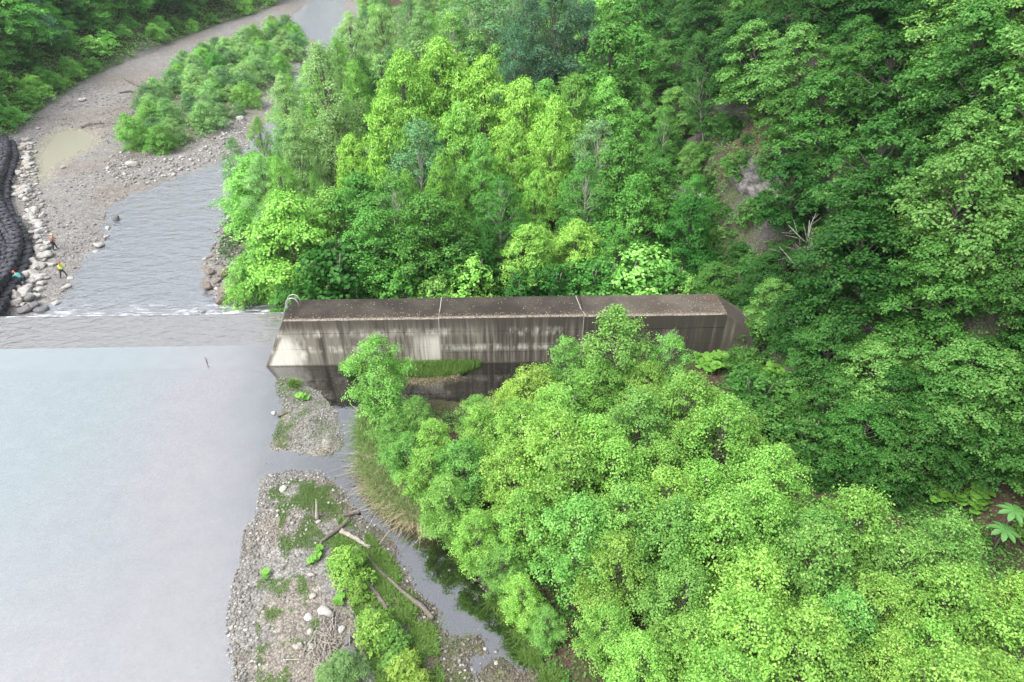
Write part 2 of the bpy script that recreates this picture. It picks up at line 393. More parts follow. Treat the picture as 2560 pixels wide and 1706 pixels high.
def foam_f(m, p):
    rel = m.n('ShaderNodeVectorMath', {0: p, 1: tuple(P0)}, operation='SUBTRACT').outputs[0]
    d = m.n('ShaderNodeVectorMath', {0: rel, 1: (-DIR.y, DIR.x, 0)}, operation='DOT_PRODUCT').outputs['Value']
    nz = m.noise(m.vscale(p, (.45, 1.6, 1)), 1.5, 6, .7)
    x = m.n('ShaderNodeSeparateXYZ', {0: p}).outputs[0]
    nearfoot = m.step(m.math('ADD', d, m.math('MULTIPLY', nz, -5.0)), 11.6, 9.2)
    patches = m.math('MULTIPLY', m.step(d, 21, 13), m.math('MULTIPLY', m.step(x, -31, -26), m.step(nz, .58, .70)))
    return m.math('MULTIPLY', m.math('MAXIMUM', m.math('MULTIPLY', nearfoot, m.math('MULTIPLY_ADD', m.step(x, -30, -24), .5, .3)), patches), m.step(nz, .44, .62))
LOWER = water_material('river_water', (.22, .235, .26), .45, 2.2, [(.8, (.7, 1.2, 1), .22), (2.6, (.7, 1.2, 1), .07)], foam_f)
MUDW = water_material('muddy_water', (.27, .26, .205), .9, 1.35, [(2, (1, 1, 1), .003)])
def sheet(name, pts, z, mat):
    if sum(pts[i - 1][0] * pts[i][1] - pts[i][0] * pts[i - 1][1] for i in range(len(pts))) < 0: pts = pts[::-1]
    me = bpy.data.meshes.new(name); me.from_pydata([(a, b, z) for a, b in pts], [], [tuple(range(len(pts)))]); me.materials.append(mat)
    return tag(link(name, me), kind='structure')
def dl(u, n, z=0.0):
    return (P0.x + DIR.x * u - DIR.y * n, P0.y + DIR.y * u + DIR.x * n, z)
C_UP = dam_local(*g(300, 869, 0)[:2])[1]; C_DN = dam_local(*g(300, 787, 0)[:2])[1]; C_SL = dam_local(*g(300, 921, 0)[:2])[1]
print('crest', C_SL, C_UP, C_DN, 'river visible from', dam_local(*g(300, 783, WL)[:2])[1])
LW = -62.0
def quadmesh(name, pts, mat, struct=True):
    me = bpy.data.meshes.new(name); me.from_pydata([tuple(p) for p in pts], [], [tuple(range(i, i + 4)) for i in range(0, len(pts), 4)]); me.materials.append(mat)
    o = link(name, me)
    return tag(o, kind='structure') if struct else o
# upper pool + side channel: one sheet up to the crest
pool = [(-95, -80), (55, -80), dl(50, -.6)[:2], dl(36, -.03)[:2], dl(.15, -.03)[:2], dl(.6, C_UP)[:2], dl(LW, C_UP)[:2], (-95, 40)]
sheet('water', pool, 0.0, POOL)
# film over the crest, the fall behind it and the lower river
zc = -.035
quadmesh('crest_water', [dl(LW, C_UP + .0, -.012), dl(.6, C_UP, -.012), dl(1.2, C_DN, zc - .05), dl(LW, C_DN, zc - .05)], CREST)
m = N('falling_water'); p = m.pos(); nz = m.noise(m.vscale(p, (3, 3, .35)), 3, 5, .7)
FALL = m.done(m.bsdf(m.ramp(nz, [(.3, (.35, .36, .38)), (.6, (.8, .8, .82))]), .4, m.bump(nz, .6, .1)))
fp = []
ns_ = 6
for i in range(ns_):
    a, b = i / ns_, (i + 1) / ns_
    fa = (C_DN + .55 * math.sqrt(a), zc - .05 + (WL + .05 - zc) * a ** 1.3); fb = (C_DN + .55 * math.sqrt(b), zc - .05 + (WL + .05 - zc) * b ** 1.3)
    fp += [dl(LW, fa[0], fa[1]), dl(1.2, fa[0], fa[1]), dl(1.2, fb[0], fb[1]), dl(LW, fb[0], fb[1])]
quadmesh('waterfall', fp, FALL)
sheet('river', [(-75, 44.0), (-3, 46.0), (2, 60), (-10, 120), (-20, 300), (-80, 300), (-75, 120)], WL, LOWER)
sheet('puddle', [(a, b) for a, b in G([(60,500),(60,350),(110,310),(220,300),(300,350),(240,400),(170,450),(120,500)], WL)], WL + .2, MUDW)
# white lip of foam where the film breaks over the edge, and the thin ripple line upstream
rnd = random.Random(4)
V = []; Fq = []; n_ = 260
for i in range(n_ + 1):
    u = LW + (1.0 - LW) * i / n_; wv = .01 + .04 * rnd.random()
    V += [dl(u, C_DN - wv, zc - .035), dl(u, C_DN + .06, zc - .04 + .01), dl(u, C_DN + .14, zc - .2)]
for i in range(n_):
    for k in range(2): Fq.append((i * 3 + k, i * 3 + 3 + k, i * 3 + 4 + k, i * 3 + 1 + k))
m = N('foam'); FOAM = m.done(m.bsdf(m.mix(m.step(m.noise(m.pos(), 1.1, 5, .7), .45, .6), (.24, .24, .245), (.62, .62, .63)), .7))
tag(link('foam', mesh_np('foam', np.array(V), np.array(Fq), FOAM)), kind='stuff')

# ------------------------------------------------------------------ the concrete dam
def concrete(name, top=False):
    m = N(name); co = m.co(); sx = m.n('ShaderNodeSeparateXYZ', {0: co}); u, z = sx.outputs[0], sx.outputs[2]
    fine = m.noise(co, 9, 6, .7); big = m.noise(co, .55, 4, .6)
    if top:
        col = m.mix(m.step(big, .35, .65), (.03, .026, .021), (.053, .046, .038))
        col = m.mix(m.step(u, 20, 27), col, m.mix(m.step(big, .3, .7), (.06, .052, .042), (.10, .088, .073)))
        sp = m.noise(m.vscale(co, (1, 1, 1), (5, 3, 0)), 5.0, 2, .5)
        col = m.mix(m.math('MULTIPLY', m.step(sp, .74, .78), .8), col, (.38, .35, .31))
        n = sx.outputs[1]
        rim = m.step(m.math('ADD', n, m.math('MULTIPLY', fine, .35)), .5, .22)
        agg = m.n('ShaderNodeTexVoronoi', {'Vector': co, 'Scale': 14.0}).outputs['Color']; av = m.n('ShaderNodeSeparateColor', {0: agg}).outputs[0]
        col = m.mix(m.math('MULTIPLY', rim, .85), col, m.mix(av, (.09, .075, .06), (.34, .3, .25)))
        col = m.mix(m.math('MULTIPLY', m.step(fine, .45, .7), .25), col, (.03, .028, .024))
        return m.done(m.bsdf(col, .95, m.bump(fine, .6, .03), .15))
    st1 = m.noise(m.vscale(co, (1.1, .3, .05)), 2.2, 5, .7); st2 = m.noise(m.vscale(co, (2.6, .3, .12), (4, 0, 7)), 2.0, 4, .65)
    dark = m.mix(st2, (.036, .031, .025), (.075, .065, .052)); midc = m.mix(big, (.135, .122, .10), (.235, .212, .178))
    # heavily blackened on the right, cleaner to the left
    rightd = m.step(u, 12, 17); rd2 = m.step(u, 22, 24.5)
    thr = m.math('ADD', m.math('MULTIPLY', rightd, .08), m.math('MULTIPLY', rd2, .10))
    f = m.step(m.math('SUBTRACT', st1, thr), .33, .58)
    col = m.mix(f, dark, midc)
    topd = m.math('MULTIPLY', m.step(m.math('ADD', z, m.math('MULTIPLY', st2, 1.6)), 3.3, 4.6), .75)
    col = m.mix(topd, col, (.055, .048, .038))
    # pale lime wash: left end, next to the first joint, and bands under the lift lines
    pl = m.n('ShaderNodeMapRange', {0: m.math('ADD', u, m.math('MULTIPLY', m.noise(m.vscale(co, (.7, 1, .35)), 1.6, 4, .6), -3.0)), 1: 1.9, 2: .5, 3: 0.0, 4: 1.0}, interpolation_type='SMOOTHSTEP').outputs[0]
    low = m.step(m.math('ADD', z, m.math('MULTIPLY', u, -.1)), 3.3, 1.6)
    edge = m.step(m.math('SUBTRACT', u, m.math('MULTIPLY', z, .52)), .12, .45)
    pale1 = m.math('MULTIPLY', m.math('MULTIPLY', pl, low), edge)
    pj = m.math('MULTIPLY', m.step(m.math('ADD', u, m.math('MULTIPLY', st2, 3.5)), 11.7, 14.1), m.step(u, 12.75, 12.65))
    pj = m.math('MULTIPLY', pj, m.step(z, 3.1, 1.9))
    bandn = m.math('ADD', m.math('MULTIPLY', m.noise(m.vscale(co, (.9, .5, .35), (9, 0, 3)), 1.2, 5, .75), .7), m.math('MULTIPLY', st2, .3))
    def band(zc_, wd):
        return m.math('MULTIPLY', m.step(m.math('ABSOLUTE', m.math('SUBTRACT', z, zc_)), wd * 1.5, wd * .2), m.step(bandn, .44, .62))
    bands = m.math('MAXIMUM', band(1.42, .30), m.math('MULTIPLY', band(2.78, .34), m.step(u, 16, 13)))
    bands = m.math('MAXIMUM', bands, m.math('MULTIPLY', band(2.75, .35), m.math('MULTIPLY', m.step(u, 17.3, 17.8), m.step(u, 22, 21))))
    bands = m.math('MULTIPLY', m.math('MULTIPLY', bands, .75), m.step(u, 29, 25))
    pr = m.math('MULTIPLY', m.math('MULTIPLY', m.step(m.math('ABSOLUTE', m.math('SUBTRACT', u, 29.2)), .8, .1), m.step(z, 3.0, 1.6)), .55)
    pale = m.math('MAXIMUM', m.math('MAXIMUM', pale1, m.math('MULTIPLY', pj, .9)), m.math('MAXIMUM', m.math('MULTIPLY', bands, .9), pr))
    pale = m.math('MULTIPLY', pale, m.math('MULTIPLY_ADD', st2, .8, .5), clamp=True)
    col = m.mix(pale, col, (.56, .53, .47))
    moss = m.math('MULTIPLY', m.step(m.math('ADD', z, m.math('MULTIPLY', fine, .3)), .35, .12), .8)
    col = m.mix(moss, col, (.06, .055, .035))
    pit = m.noise(m.vscale(co, (1, 1, 1), (2, 0, 0)), 6.5, 2, .5)
    col = m.mix(m.math('MULTIPLY', m.step(pit, .70, .75), .7), col, (.03, .03, .027))
    col = m.mix(m.math('MULTIPLY', m.step(fine, .5, .75), .3), col, (.05, .045, .04))
    return m.done(m.bsdf(col, .9, m.bump(m.math('ADD', fine, m.math('MULTIPLY', st2, .5)), .45, .03), .2))
CONC, CONC_TOP = concrete('stained_concrete'), concrete('concrete_top', True)
m = N('joint_filler'); JOINT = m.done(m.bsdf(m.mix(m.noise(m.co(), 5, 4), (.22, .2, .175), (.42, .4, .36)), .9))
dam = empty('dam', tuple(P0), ANG); tag(dam, 'long dark stained concrete dam wing wall running from the river to the wooded hillside', 'dam')
TOPZ = gy(705, 803, P0.y)[2]; Z1 = gy(705, 877, P0.y)[2]; Z2 = gy(705, 838, P0.y)[2]
WT = dam_local(*g(900, 748, TOPZ)[:2])[1]
UJ1 = dam_local(*gy(1099, 850, P0.y)[:2])[0]; UJ2 = dam_local(*gy(1459, 850, P0.y)[:2])[0]; UE = dam_local(*gy(1828, 800, P0.y)[:2])[0]
print('dam', TOPZ, Z1, Z2, WT, UJ1, UJ2, UE)
def prism(name, u0, u1, z0, z1, sl0=0.0, back=None, front=0.0, parent=None, mat=None, cham=0.0):
    """block from u0 to u1 between z0 and z1; its left end leans by sl0 per metre; back face leans"""
    def bk(z): return WT + (TOPZ - z) * .55 if back is None else back
    nx = max(2, int((u1 - u0) / .5)); V = []; F = []
    r = random.Random(int(u0 * 10 + z0 * 100))
    for i in range(nx + 1):
        t = i / nx
        def uu(z): return (u0 + sl0 * z) * (1 - t) + u1 * t
        j = (r.random() - .5) * .03
        V += [(uu(z0), front, z0), (uu(z1), front, z1 - cham - (j if cham else 0)), (uu(z1), front + cham * 1.3 + (abs(j) if cham else 0), z1), (uu(z1), bk(z1), z1), (uu(z0), bk(z0), z0)]
    for i in range(nx):
        a, b = i * 5, i * 5 + 5
        for k in range(5): F.append((a + k, b + k, b + (k + 1) % 5, a + (k + 1) % 5))
    F.append((4, 3, 2, 1, 0)); q = nx * 5; F.append((q, q + 1, q + 2, q + 3, q + 4))
    me = bpy.data.meshes.new(name); me.from_pydata(V, [], F); me.materials.append(mat or CONC); me.materials.append(CONC_TOP)
    if cham:
        for pl in me.polygons:
            if len(pl.vertices) == 4 and abs(pl.normal.z) > .4: pl.material_index = 1
    me.update(); o = link(name, me, parent); return o
GAPZ = .05
def block(u0, u1, sl, lifts, toff=0.0):
    b = prism('wall_block', u0, u1, -4.5, 0.0 - .02, sl if sl else 0, parent=dam, front=.0)
    for i, (a, c) in enumerate(lifts):
        last = i == len(lifts) - 1
        prism('concrete_lift', u0, u1, a + (GAPZ if i else 0.0), c + (toff if last else 0), sl, parent=b, cham=.07 if last else 0.0, front=.0 if i % 2 == 0 else .012)
        if not last: # recessed groove
            prism('lift_groove', u0 + sl * c + .03, u1 - .03, c, c + GAPZ, 0, parent=b, front=.05)
    return b
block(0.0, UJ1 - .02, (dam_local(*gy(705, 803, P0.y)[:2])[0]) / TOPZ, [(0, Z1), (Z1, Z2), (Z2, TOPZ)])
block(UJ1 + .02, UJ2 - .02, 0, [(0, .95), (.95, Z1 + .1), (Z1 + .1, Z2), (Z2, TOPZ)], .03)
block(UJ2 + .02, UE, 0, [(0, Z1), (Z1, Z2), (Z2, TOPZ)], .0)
for u in (UJ1, UJ2):
    V = []; F = []
    prof = [(-.012, -1), (-.012, TOPZ - .09), (.10, TOPZ + .012), (WT * .35, TOPZ + .034), (WT, TOPZ + .034)]
    jog = [0, 0, .12, -.12, -.3] if u == UJ2 else [0, 0, 0, .03, .05]
    for (a, z), j in zip(prof, jog): V += [(u - .024 + j, a, z), (u + .024 + j, a, z)]
    for i in range(len(prof) - 1): F.append((i * 2, i * 2 + 1, i * 2 + 3, i * 2 + 2))
    me = bpy.data.meshes.new('joint_seam'); me.from_pydata(V, [], F); me.materials.append(JOINT); link('joint_seam', me, dam)
# return wall bending into the hillside
def hexa(name, c8, parent, mat):
    me = bpy.data.meshes.new(name); me.from_pydata(c8, [], [(0, 1, 2, 3), (7, 6, 5, 4), (0, 4, 5, 1), (1, 5, 6, 2), (2, 6, 7, 3), (3, 7, 4, 0)]); me.materials.append(mat); return link(name, me, parent)
hexa('return_wall', [(UE + .01, 0.02, -2), (UE + 4.6, -2.6, -2), (UE + 5.4, -1.4, -2), (UE + .01, 2.6, -2), (UE + .01, 0.02, TOPZ - .15), (UE + 4.6, -2.6, 1.9), (UE + 5.4, -1.4, 2.0), (UE + .01, 2.6, TOPZ - .02)], dam, CONC)
# spillway body under the water film, with its sloping upstream face
m = N('wet_concrete'); nz = m.noise(m.co(), 1.2, 5, .65)
WETC = m.done(m.bsdf(m.mix(nz, (.20, .175, .165), (.33, .31, .31)), .7, m.bump(nz, .4, .05)))
V = []
for u in (LW, 1.4):
    V += [(u, C_SL, -1.3), (u, C_SL, -.42), (u, C_UP, -.10), (u, C_DN - .05, -.17), (u, C_DN + .5, -5)]
me = bpy.data.meshes.new('spillway'); me.from_pydata(V, [], [(0, 5, 6, 1), (1, 6, 7, 2), (2, 7, 8, 3), (3, 8, 9, 4), (0, 1, 2, 3, 4), (9, 8, 7, 6, 5)]); me.materials.append(WETC)
link('spillway', me, dam)
# ladder with two hooped grab rails on the sloping end
m = N('galvanised_steel'); STEEL = m.done(m.bsdf(m.mix(m.noise(m.co(), 8, 3), (.3, .29, .27), (.55, .54, .52)), .45, None, .5, Metallic=.5))
SLT = dam_local(*gy(705, 803, P0.y)[:2])[0] / TOPZ
lad = empty('ladder', dl(SLT * TOPZ, 1.55, TOPZ), ANG); tag(lad, 'small steel ladder with two hooped grab rails at the river end of the dam wall', 'ladder')
for nn_ in (0, .5):
    pts = [(-1.2 * SLT - .12, nn_, -1.2), (-.16, nn_, 0), (-.02, nn_, .55), (.16, nn_, .80), (.42, nn_, .88), (.68, nn_, .78), (.82, nn_, .5), (.88, nn_, 0.0)]
    v, f = tube(pts, .035, 8); link('grab_rail', mesh_np('grab_rail', v, f, STEEL, True), lad)
for k in range(4):
    z = -.05 - k * .3; v, f = tube([(z * SLT - .13, 0, z), (z * SLT - .13, .5, z)], .022, 6); link('rung', mesh_np('rung', v, f, STEEL, True), lad)

# ------------------------------------------------------------------ tree prototypes
def unit(v): return v / (np.linalg.norm(v, axis=1, keepdims=True) + 1e-9)
def leaves(rs, C, Nrm, k, L, W, droop=.0, spread=.12, flatness=.6):
    """k leaves in a rosette round every cluster centre C with outward normal Nrm"""
    n = len(C); C = np.repeat(C, k, 0); Nr = np.repeat(Nrm, k, 0); m_ = n * k
    rnd_ = unit(rs.normal(size=(m_, 3)))
    nr = unit(Nr * flatness + rnd_ * (1 - flatness) + np.array([0, 0, .35]))
    a = unit(np.cross(nr, unit(rs.normal(size=(m_, 3))))) + nr * rs.uniform(-.1, .45, (m_, 1))
    a[:, 2] -= droop * rs.uniform(.5, 1.2, m_); a = unit(a)
    s = unit(np.cross(a, nr)); up = np.cross(s, a)
    ln = L * rs.uniform(.65, 1.25, (m_, 1)); wd = W * rs.uniform(.75, 1.2, (m_, 1))
    b = C + rs.normal(size=(m_, 3)) * spread * np.array([1, 1, .7]) + a * ln * .15
    mid = b + a * ln * .5
    V = np.stack([b, mid + s * wd + up * ln * .08, b + a * ln - up * ln * .12, mid - s * wd + up * ln * .08], 1).reshape(-1, 3)
    i = np.arange(m_) * 4
    F = np.stack([i, i + 1, i + 2, i, i + 2, i + 3], 1).reshape(-1, 3)
    ct = np.repeat(rs.normal(.45, .19, n), k); t = np.clip(ct + rs.normal(0, .14, m_), 0, 1)
    return V, F, np.repeat(t, 4)
def make_tree(kind, seed, H, Rr, base, nl, lr, flat, L, W, k, dens, shape, droop=0.0, spread=.12, bark=None, trunk_r=.12, stems=1, lean=.0, keep=.12, branches=1.0, rough=1.0):
    rs = np.random.RandomState(seed)
    hs_ = np.linspace(base, 1.0, nl) + rs.uniform(-.5, .5, nl) * (1 - base) / nl * 2; hs_ = np.clip(hs_, base * .8, 1)
    t = np.clip((hs_ - base) / (1 - base), 0, 1)
    if shape == 'dome': pr = np.sqrt(np.clip(1 - t ** 2.2, 0, 1)) * (.75 + .25 * np.sin(t * 3))
    elif shape == 'cone': pr = (1 - t) ** .85 + .04
    elif shape == 'oval': pr = np.sin(np.clip(.12 + t * .86, 0, 1) * math.pi) ** .6
    else: pr = .55 + .6 * t - .9 * np.clip(t - .75, 0, 1) * 2      # vase
    az = np.arange(nl) * 2.39996 + rs.uniform(-.5, .5, nl)
    rad = Rr * pr * rs.uniform(.3, 1.0, nl) ** .6 * (1 + (rough - 1) * rs.uniform(-.35, .35, nl)); rad = np.maximum(rad - lr * .35, 0)
    lc = np.stack([np.cos(az) * rad, np.sin(az) * rad, hs_ * H - lr * flat * .6], 1)
    lc[:, 0] += lean * H * t
    CS, NS = [], []
    for i in range(nl):
        r_ = lr * rs.uniform(.65, 1.25) * (.6 + .4 * (1 - t[i])); nc = int(dens * r_ * r_)
        d = unit(rs.normal(size=(nc, 3))); d[:, 2] = np.where(d[:, 2] < -.25, -d[:, 2] * .8, d[:, 2]); d = unit(d)
        ph = rs.uniform(0, 6.28, 4)
        aa = np.arctan2(d[:, 1], d[:, 0]); bump_ = 1 + rough * .22 * np.sin(3 * aa + ph[0]) + rough * .16 * np.sin(5 * aa + ph[1] + 4 * d[:, 2]) + .14 * np.sin(9 * aa + ph[2])
        rr = r_ * bump_ * np.where(rs.rand(nc) < keep, rs.uniform(.2, .8, nc), rs.uniform(.82, 1.12, nc))
        out = np.array([math.cos(az[i]), math.sin(az[i]), 0])
        Pp = d * rr[:, None]; Pp[:, 2] *= flat
        Pp[:, 2] -= (Pp @ out) * .35 * (1 - t[i])     # pads tip down outwards
        CS.append(lc[i] + Pp); nn2 = d.copy(); nn2[:, 2] = nn2[:, 2] / max(flat, .3) * .8 + .25; NS.append(unit(nn2))
    Cc = np.concatenate(CS); Nn = np.concatenate(NS)
    V, F, T = leaves(rs, Cc, Nn, k, L, W, droop, spread)
    # wood
    tubes = []
    for s in range(stems):
        off = rs.uniform(-.25, .25, 2) * (stems > 1) * Rr * .5
        tx = [(off[0] * .3, off[1] * .3, -.8)] + [(off[0] * q * 2.5 + lean * H * max(0, (q - base)) / (1 - base) + rs.uniform(-.08, .08), off[1] * q * 2.5 + rs.uniform(-.08, .08), H * q * .93) for q in (.15, .35, .55, .75, 1.0)]
        tubes.append(tube(tx, [trunk_r * 1.15, trunk_r, trunk_r * .8, trunk_r * .6, trunk_r * .38, .02], 7))
    for i in range(nl):
        if rs.rand() > branches: continue
        h0 = max(base * .7, hs_[i] - .22) * H; c = lc[i]; x0 = lean * max(0, h0 - base * H) / (1 - base)
        st = np.array([x0, 0, h0 * .93]); mid = st * .45 + c * .55 + rs.normal(size=3) * .12; mid[2] -= .15
        r0 = trunk_r * .38
        tubes.append(tube([st, mid, c], [r0, r0 * .7, r0 * .35], 5, False))
        for q in range(3):
            e = CS[i][rs.randint(len(CS[i]))] * .85 + c * .15; tubes.append(tube([c * .6 + mid * .4, (c + e) / 2 + rs.normal(size=3) * .06, e], [r0 * .4, r0 * .3, .012], 3, False))
    tv, tf = join(tubes)
    return (mesh_np(kind + '_crown', V, F, LEAF, False, tint=T), mesh_np(kind + '_trunk', tv, tf, bark or BARK, True), H)
def make_fir(seed, H, Rr):
    rs = np.random.RandomState(seed); C = []; Nn = []
    for q in np.linspace(.08, .99, 26):
        r_ = Rr * (1 - q) + .12; nb = max(5, int(r_ * 7)); a0 = rs.rand() * 6
        for j in range(nb):
            a = a0 + j * 6.283 / nb + rs.uniform(-.2, .2); rl = r_ * rs.uniform(.75, 1.1)
            for tt in np.arange(.25, 1.01, .16 / max(rl, .4)):
                C.append((math.cos(a) * rl * tt, math.sin(a) * rl * tt, q * H - rl * tt * .28 + .12 * rl * tt * tt)); Nn.append((math.cos(a) * .5, math.sin(a) * .5, .8))
    C = np.array(C); V, F, T = leaves(rs, C, unit(np.array(Nn)), 7, .30, .045, .25, .07, .75)
    tv, tf = tube([(0, 0, -.8), (0, 0, H * .5), (0, 0, H)], [.17, .1, .02], 7)
    return (mesh_np('fir_crown', V, F, LEAF, False, tint=T), mesh_np('fir_trunk', tv, tf, BARK, True), H)
PROTO = {}
def P(kind, n, **kw): PROTO[kind] = [make_tree(kind, 100 * len(PROTO) + i, **kw) for i in range(n)]
P('alder', 4, H=7.6, Rr=2.35, base=.15, nl=64, lr=.62, flat=1.0, L=.125, W=.05, k=8, dens=135, shape='oval', spread=.13, trunk_r=.08, keep=.3, rough=1.6)
P('walnut', 3, H=12, Rr=4.4, base=.2, nl=46, lr=1.35, flat=.6, L=.30, W=.062, k=9, dens=44, shape='dome', droop=.8, spread=.14, trunk_r=.16)
P('willow', 3, H=13, Rr=4.3, base=.15, nl=48, lr=1.25, flat=.75, L=.24, W=.036, k=10, dens=50, shape='dome', droop=.2, spread=.16, trunk_r=.17)
P('maple', 3, H=9, Rr=4.4, base=.22, nl=38, lr=1.3, flat=.38, L=.20, W=.09, k=7, dens=64, shape='dome', droop=.15, spread=.12, trunk_r=.14)
P('oak', 3, H=10, Rr=4.6, base=.2, nl=46, lr=1.15, flat=.5, L=.30, W=.09, k=8, dens=44, shape='dome', droop=.1, spread=.05, trunk_r=.2)
P('broadleaf', 4, H=9, Rr=4.1, base=.15, nl=42, lr=1.2, flat=.48, L=.21, W=.078, k=8, dens=54, shape='dome', droop=.25, spread=.12, trunk_r=.15)
P('birch', 2, H=12.5, Rr=3.0, base=.22, nl=46, lr=1.0, flat=.8, L=.17, W=.055, k=9, dens=62, shape='oval', droop=.4, spread=.15, trunk_r=.11, bark=BARK_PALE)
P('bush', 3, H=2.6, Rr=1.6, base=.12, nl=18, lr=.66, flat=.7, L=.14, W=.055, k=8, dens=95, shape='dome', spread=.06, trunk_r=.03, stems=4)
P('willow_bush', 3, H=3.8, Rr=2.3, base=.08, nl=24, lr=.95, flat=.75, L=.18, W=.034, k=10, dens=75, shape='dome', spread=.1, trunk_r=.04, stems=5)
PROTO['fir'] = [make_fir(900, 11, 2.6)]
WORDS = {'alder': 'young alder', 'walnut': 'drooping-leaved walnut tree', 'willow': 'fine-leaved willow', 'maple': 'maple with flat leaf layers', 'oak': 'large-leaved oak', 'broadleaf': 'broadleaf tree', 'birch': 'pale-barked birch', 'bush': 'leafy bush', 'willow_bush': 'willow bush', 'fir': 'fir tree'}
TONES = {'lime': (.205, .38, .075), 'yellow': (.275, .41, .08), 'fresh': (.16, .335, .075), 'mid': (.078, .215, .04), 'deep': (.034, .12, .02), 'grey': (.12, .24, .10), 'blue': (.065, .155, .085), 'pale': (.20, .35, .13)}
TONEW = {'lime': 'lime green', 'yellow': 'yellow-green', 'fresh': 'fresh green', 'mid': 'mid green', 'deep': 'deep green', 'grey': 'grey-green', 'blue': 'dark bluish green', 'pale': 'pale green'}
REG = []
prng = random.Random(99)
def plant(kind, x, y, h, tone, zone, wf=1.0, variant=None, tilt=(0, 0), z=None):
    ps = PROTO[kind]; cr, tr, H = ps[variant if variant is not None else prng.randrange(len(ps))]
    s = h / H; zz = hz1(x, y) if z is None else z
    name = {'bush': 'bush', 'willow_bush': 'willow_bush'}.get(kind, kind + '_tree')
    e = empty(name, (x, y, zz - .05)); e.rotation_euler = (tilt[0], tilt[1], prng.uniform(0, 6.283)) if tilt != (0, 0) else (0, 0, prng.uniform(0, 6.283))
    e.scale = (s * wf, s * wf, s)
    zf = {'behind': 1.34, 'deepwood': 1.34, 'island': 1.32, 'farbank': 1.75, 'hill': .86, 'nearbank': 1.12}.get(zone, 1.0)   # zone brightness put into the leaf colour, whatever the species
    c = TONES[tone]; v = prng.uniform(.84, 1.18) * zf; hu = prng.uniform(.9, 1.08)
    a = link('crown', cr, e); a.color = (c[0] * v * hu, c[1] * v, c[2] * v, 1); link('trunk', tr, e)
    REG.append((e, zone, kind, tone, h)); return e
def top(px, py, Y, kind, tone, zone, wf=1.0, **kw):
    """tree whose top shows at (px, py) and that stands Y metres out"""
    x, y, zt = gy(px, py, Y); zg = hz1(x, y)
    if zt - zg < .8: zt = zg + .8
    return plant(kind, x, y, (zt - zg) * 1.0, tone, zone, wf, **kw)

# wood behind the dam wall: hand placed
for a in [
    (705,478,54,'maple','lime',.95), (665,560,54,'alder','fresh',1.1), (625,600,55,'alder','fresh',.9), (600,640,54,'willow_bush','fresh',.8), (850,590,51,'bush','deep',1.2), (815,470,57,'alder','fresh',1.2), (890,430,57,'broadleaf','mid',.9),
    (985,440,54,'birch','mid',1.25), (915,520,52,'alder','mid',1.2), (1060,480,53,'alder','mid',1.3), (1130,500,54,'broadleaf','mid',.7), (1180,640,50.5,'bush','lime',1.0), (1215,560,53,'fir','deep',.9), (1150,600,52,'bush','deep',1.1),
    (1340,420,60,'walnut','lime',.62), (1325,555,53,'walnut','lime',1.2), (1445,545,53.5,'walnut','lime',1.15), (1555,570,52,'broadleaf','mid',.8), (1500,650,50,'bush','mid',1.2), (1600,620,51,'bush','fresh',1.4), (1680,655,50,'bush','mid',1.2), (1730,690,49,'bush','fresh',.9),
    (1400,660,50,'bush','deep',1.2), (1300,680,49.5,'bush','deep',1.0), (705,705,49.5,'willow_bush','mid',.7), (1000,670,49.5,'bush','mid',.9), (1090,690,49,'bush','fresh',.8),
    (795,105,74,'willow','pale',.95), (700,180,80,'willow','pale',.8), (730,300,68,'willow','pale',.8), (640,290,78,'willow','fresh',.7), (690,390,62,'willow','fresh',.75), (620,380,68,'willow_bush','fresh',1.1),
    (955,235,64,'walnut','lime',.68), (870,330,64,'walnut','lime',.65), (1000,120,80,'walnut','lime',.85), (1100,85,84,'walnut','lime',.95), (1210,130,80,'walnut','lime',.9), (1310,190,74,'walnut','lime',.85), (1390,230,70,'walnut','lime',.75),
    (1040,300,62,'birch','grey',1.2), (1150,250,68,'walnut','fresh',.75), (1200,330,62,'walnut','fresh',.62), (1280,300,66,'walnut','lime',.66), (1380,310,66,'walnut','lime',.62), (1100,380,58,'walnut','lime',.55), (1250,440,57,'birch','mid',1.2),
    (1500,300,66,'birch','grey',1.3), (1560,340,62,'broadleaf','mid',.9), (1470,400,58,'birch','mid',1.2), (1600,430,56,'broadleaf','mid',.8), (1010,420,58,'walnut','fresh',.5), (780,430,60,'willow','fresh',.5),
    (870,30,110,'willow','pale',1.0), (950,15,118,'willow','pale',1.0), (1050,20,112,'willow','pale',1.0), (1130,30,100,'birch','fresh',1.3), (1180,-20,104,'birch','grey',1.4), (1240,-25,106,'birch','grey',1.4), (1290,60,92,'willow','blue',.8),
    (1390,-40,96,'willow','blue',1.15), (1330,-10,98,'willow','blue',1.0), (1470,0,98,'willow','blue',1.0), (1530,60,88,'broadleaf','mid',1.0), (830,230,76,'willow','pale',.7), (880,150,86,'willow','fresh',.8), (1440,180,80,'walnut','fresh',.7), (1530,-30,120,'broadleaf','fresh',1.0), (1570,-10,112,'broadleaf','mid',1.0), (1500,-60,125,'willow','grey',1.0), (1590,60,100,'broadleaf','mid',.9), (1610,-60,130,'broadleaf','deep',1.1), (1560,-90,140,'broadleaf','mid',1.2), (1530,20,108,'walnut','mid',.9)]:
    top(a[0], a[1], a[2], a[3], a[4], 'behind', a[5])
def inpoly(poly, x, y): return float(sdp(poly, np.array([x]), np.array([y]))[0])
